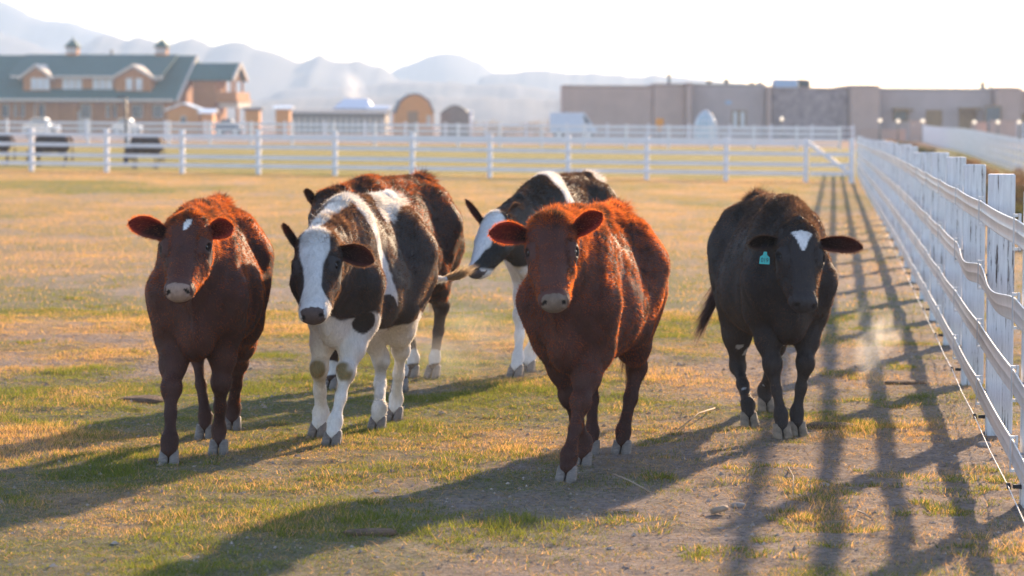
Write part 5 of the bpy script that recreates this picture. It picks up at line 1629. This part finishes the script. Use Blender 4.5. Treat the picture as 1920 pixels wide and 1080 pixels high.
def car(px0, px1, D, label, mat=M_CAR, H=1.45):
    x0, x1 = WX(px0, D), WX(px1, D); L = x1 - x0; z0 = float(Zg(x0, D)); root = empty('parked_car', ((x0 + x1) / 2, D, z0)); tag(root, label, 'car', 'cars parked near the barn'); h = L / 2
    mb = MB(); mb.prism([(-h, .3), (h, .3), (h, .75), (h * .92, .85), (h * .5, .92), (h * .25, H), (-h * .45, H), (-h * .75, .95), (-h, .88)], 'y', -.85, .85); mb.build('body', mat, root)
    mb = MB(); mb.prism([(h * .44, .93), (h * .22, H - .08), (-h * .42, H - .08), (-h * .68, .95)], 'y', -.87, -.84); mb.build('side_window', M_DARKP, root)
    for sx in (-.62, .62):
        for sy in (-.78, .78):
            mb = MB(); mb.tube([(0, -.1, 0), (0, .1, 0)], .32, 16); w = mb.build('wheel', M_BLACKP, root, loc=(h * sx, sy, .32))
            mb = MB(); mb.tube([(0, -.12, 0), (0, .12, 0)], .18, 12); mb.build('rim', M_TINW, w)
car(45, 112, 215, 'silver car parked at the left before the barn, behind the fences')
car(212, 266, 232, 'silver car right of the lamp pole, before the barn')
car(404, 452, 240, 'dark blue car below the barn balcony', mat=mat_basic('dark_blue_paint', (.03, .06, .14), rough=.2, var=.05))
# sheet of pale brush far out
for i, (px, D, rr, hh) in enumerate(((905, 262, 2.2, 1.2), (940, 262, 2.4, 1.1), (985, 262, 2.3, 1.2), (1018, 262, 2.2, 1.4))):
    bush(WX(px, D), D, rr, hh, (.26, .20, .13), ['pale tan bush right of the grey brown shed', 'pale tan bush second in the row right of the sheds', 'pale tan bush in the row before the plain, left of the last one', 'pale tan bush left of the parked van'][i], 'pale brush beyond the paddocks', n=900)

# ------------------------------------------------------------------ bits lying on the ground
M_STICK = mat_basic('dry_wood', (.34, .25, .18), rough=.85, var=.3, scale=20)
M_RUB = mat_basic('grey_stone', (.30, .25, .22), rough=.9, var=.3, scale=20, bump=.5)
M_DUNG = mat_basic('dry_dung', (.13, .075, .045), rough=.95, var=.4, scale=30, bump=.8, bscale=60)
def on_ground(o, px, py, dz=0.0):
    p = gp(px, py); o.location = (p.x, p.y, float(Zg(p.x, p.y) + ground_bumps(p.x, p.y)) + dz)
def lump(name, mat, r, sc, px, py, label, cat, seed, dz=0.0):
    n = 20; mb = MB(); mb.sphere((0, 0, 0), r, 20, 14, sc)
    V = np.array(mb.V); d = (noise3(V / r, 1.7, seed) - .5) * .5 + (noise3(V / r, 5, seed + 3) - .5) * .2; V = V * (1 + d)[:, None]
    mb.V = [tuple(v) for v in V]; o = mb.build(name, mat); on_ground(o, px, py, dz); tag(o, label, cat); return o
def log_piece():
    mb = MB(); mb.tube([(-.040, 0, 0), (-.02, 0, .002), (.02, .003, .002), (.040, .005, 0)], [.011, .014, .013, .010], 12)
    o = mb.build('wood_chunk', M_STICK); on_ground(o, 1349, 962, .018); o.rotation_euler = (0, R(-8), R(28)); tag(o, 'short pale wood chunk lying on the bare dirt in the foreground', 'wood')
log_piece()
lump('dung_pile', M_DUNG, .13, (1, .7, .16), 1700, 718, 'flat dark dung pile on the track beside the black cow', 'dung', 1)
lump('dung_pile', M_DUNG, .09, (1.2, .8, .2), 690, 1003, 'flat brown dung pat in the shade at the bottom of the picture', 'dung', 2)
lump('dung_pile', M_DUNG, .13, (1.3, .8, .2), 1560, 800, 'dark dung pat right of the black cow hooves', 'dung', 3)
lump('dung_pile', M_DUNG, .12, (1.2, .8, .3), 265, 755, 'brown dung heap in the grass left of the leftmost cow', 'dung', 4)
lump('dung_pile', M_DUNG, .10, (1.2, .8, .3), 300, 745 + 125, 'low dung pat beside the front hooves of the leftmost cow', 'dung', 6, -.01)
lump('stone', M_RUB, .022, (1.3, 1, .8), 1545, 910, 'small pale stone on the bare track in the foreground', 'stone', 5)
lump('stone', M_RUB, .030, (1.3, 1, .7), 1845, 840, 'grey stone beside the foot of the nearest full fence post', 'stone', 7)
lump('stone', M_RUB, .024, (1.4, 1, .7), 1385, 950, 'pale stone just right of the wood chunk', 'stone', 8)
def stick(pts, r, label):
    P = []
    for (px, py, z) in pts:
        g = gp(px, py); P.append(Vector((g.x, g.y, float(Zg(g.x, g.y) + ground_bumps(g.x, g.y)) + z)))
    o0 = P[0]; mb = MB(); mb.tube([p - o0 for p in P], [r, r * .9] + [r * .6] * (len(P) - 2), 6)
    o = mb.build('stick', M_STICK); o.location = o0; tag(o, label, 'stick')
stick([(1607, 962, .010), (1620, 970, .012), (1633, 979, .006)], .004, 'short twig lying on the dirt right of the wood chunk')
stick([(1340, 770, .02), (1310, 795, .06), (1270, 815, .02)], .004, 'thin dry stalk left of the black cow front hooves')
stick([(1475, 870, .01), (1487, 905, .03), (1487, 940, .01)], .003, 'upright thin dry stem below the black cow')
stick([(1150, 900, .02), (1180, 925, .05), (1230, 935, .01)], .004, 'dry stalk right of the front hooves of the central cow')

# ------------------------------------------------------------------ haze
def haze():
    x0, x1, y0, y1, zb, zt = -1800, 1800, -60, 2800, -10, 118
    me = bpy.data.meshes.new('haze')
    P = [(x, y, z) for z in (zb, zt) for x, y in ((x0, y0), (x1, y0), (x1, y1), (x0, y1))]
    me.from_pydata(P, [], [(3, 2, 1, 0), (4, 5, 6, 7), (0, 1, 5, 4), (1, 2, 6, 5), (2, 3, 7, 6), (3, 0, 4, 7)])
    m = bpy.data.materials.new('haze_air'); m.use_nodes = True; nt = m.node_tree; nt.nodes.remove(nt.nodes['Principled BSDF'])
    pv = nt.nodes.new('ShaderNodeVolumePrincipled'); pv.inputs['Color'].default_value = (.60, .78, 1.0, 1)
    pv.inputs['Density'].default_value = .00048; pv.inputs['Anisotropy'].default_value = .1
    nt.links.new(pv.outputs[0], nt.nodes['Material Output'].inputs['Volume'])
    me.materials.append(m); o = bpy.data.objects.new('haze', me); link(o); tag(o, 'pale dusty haze over the whole plain', 'haze', kind='stuff')
haze()
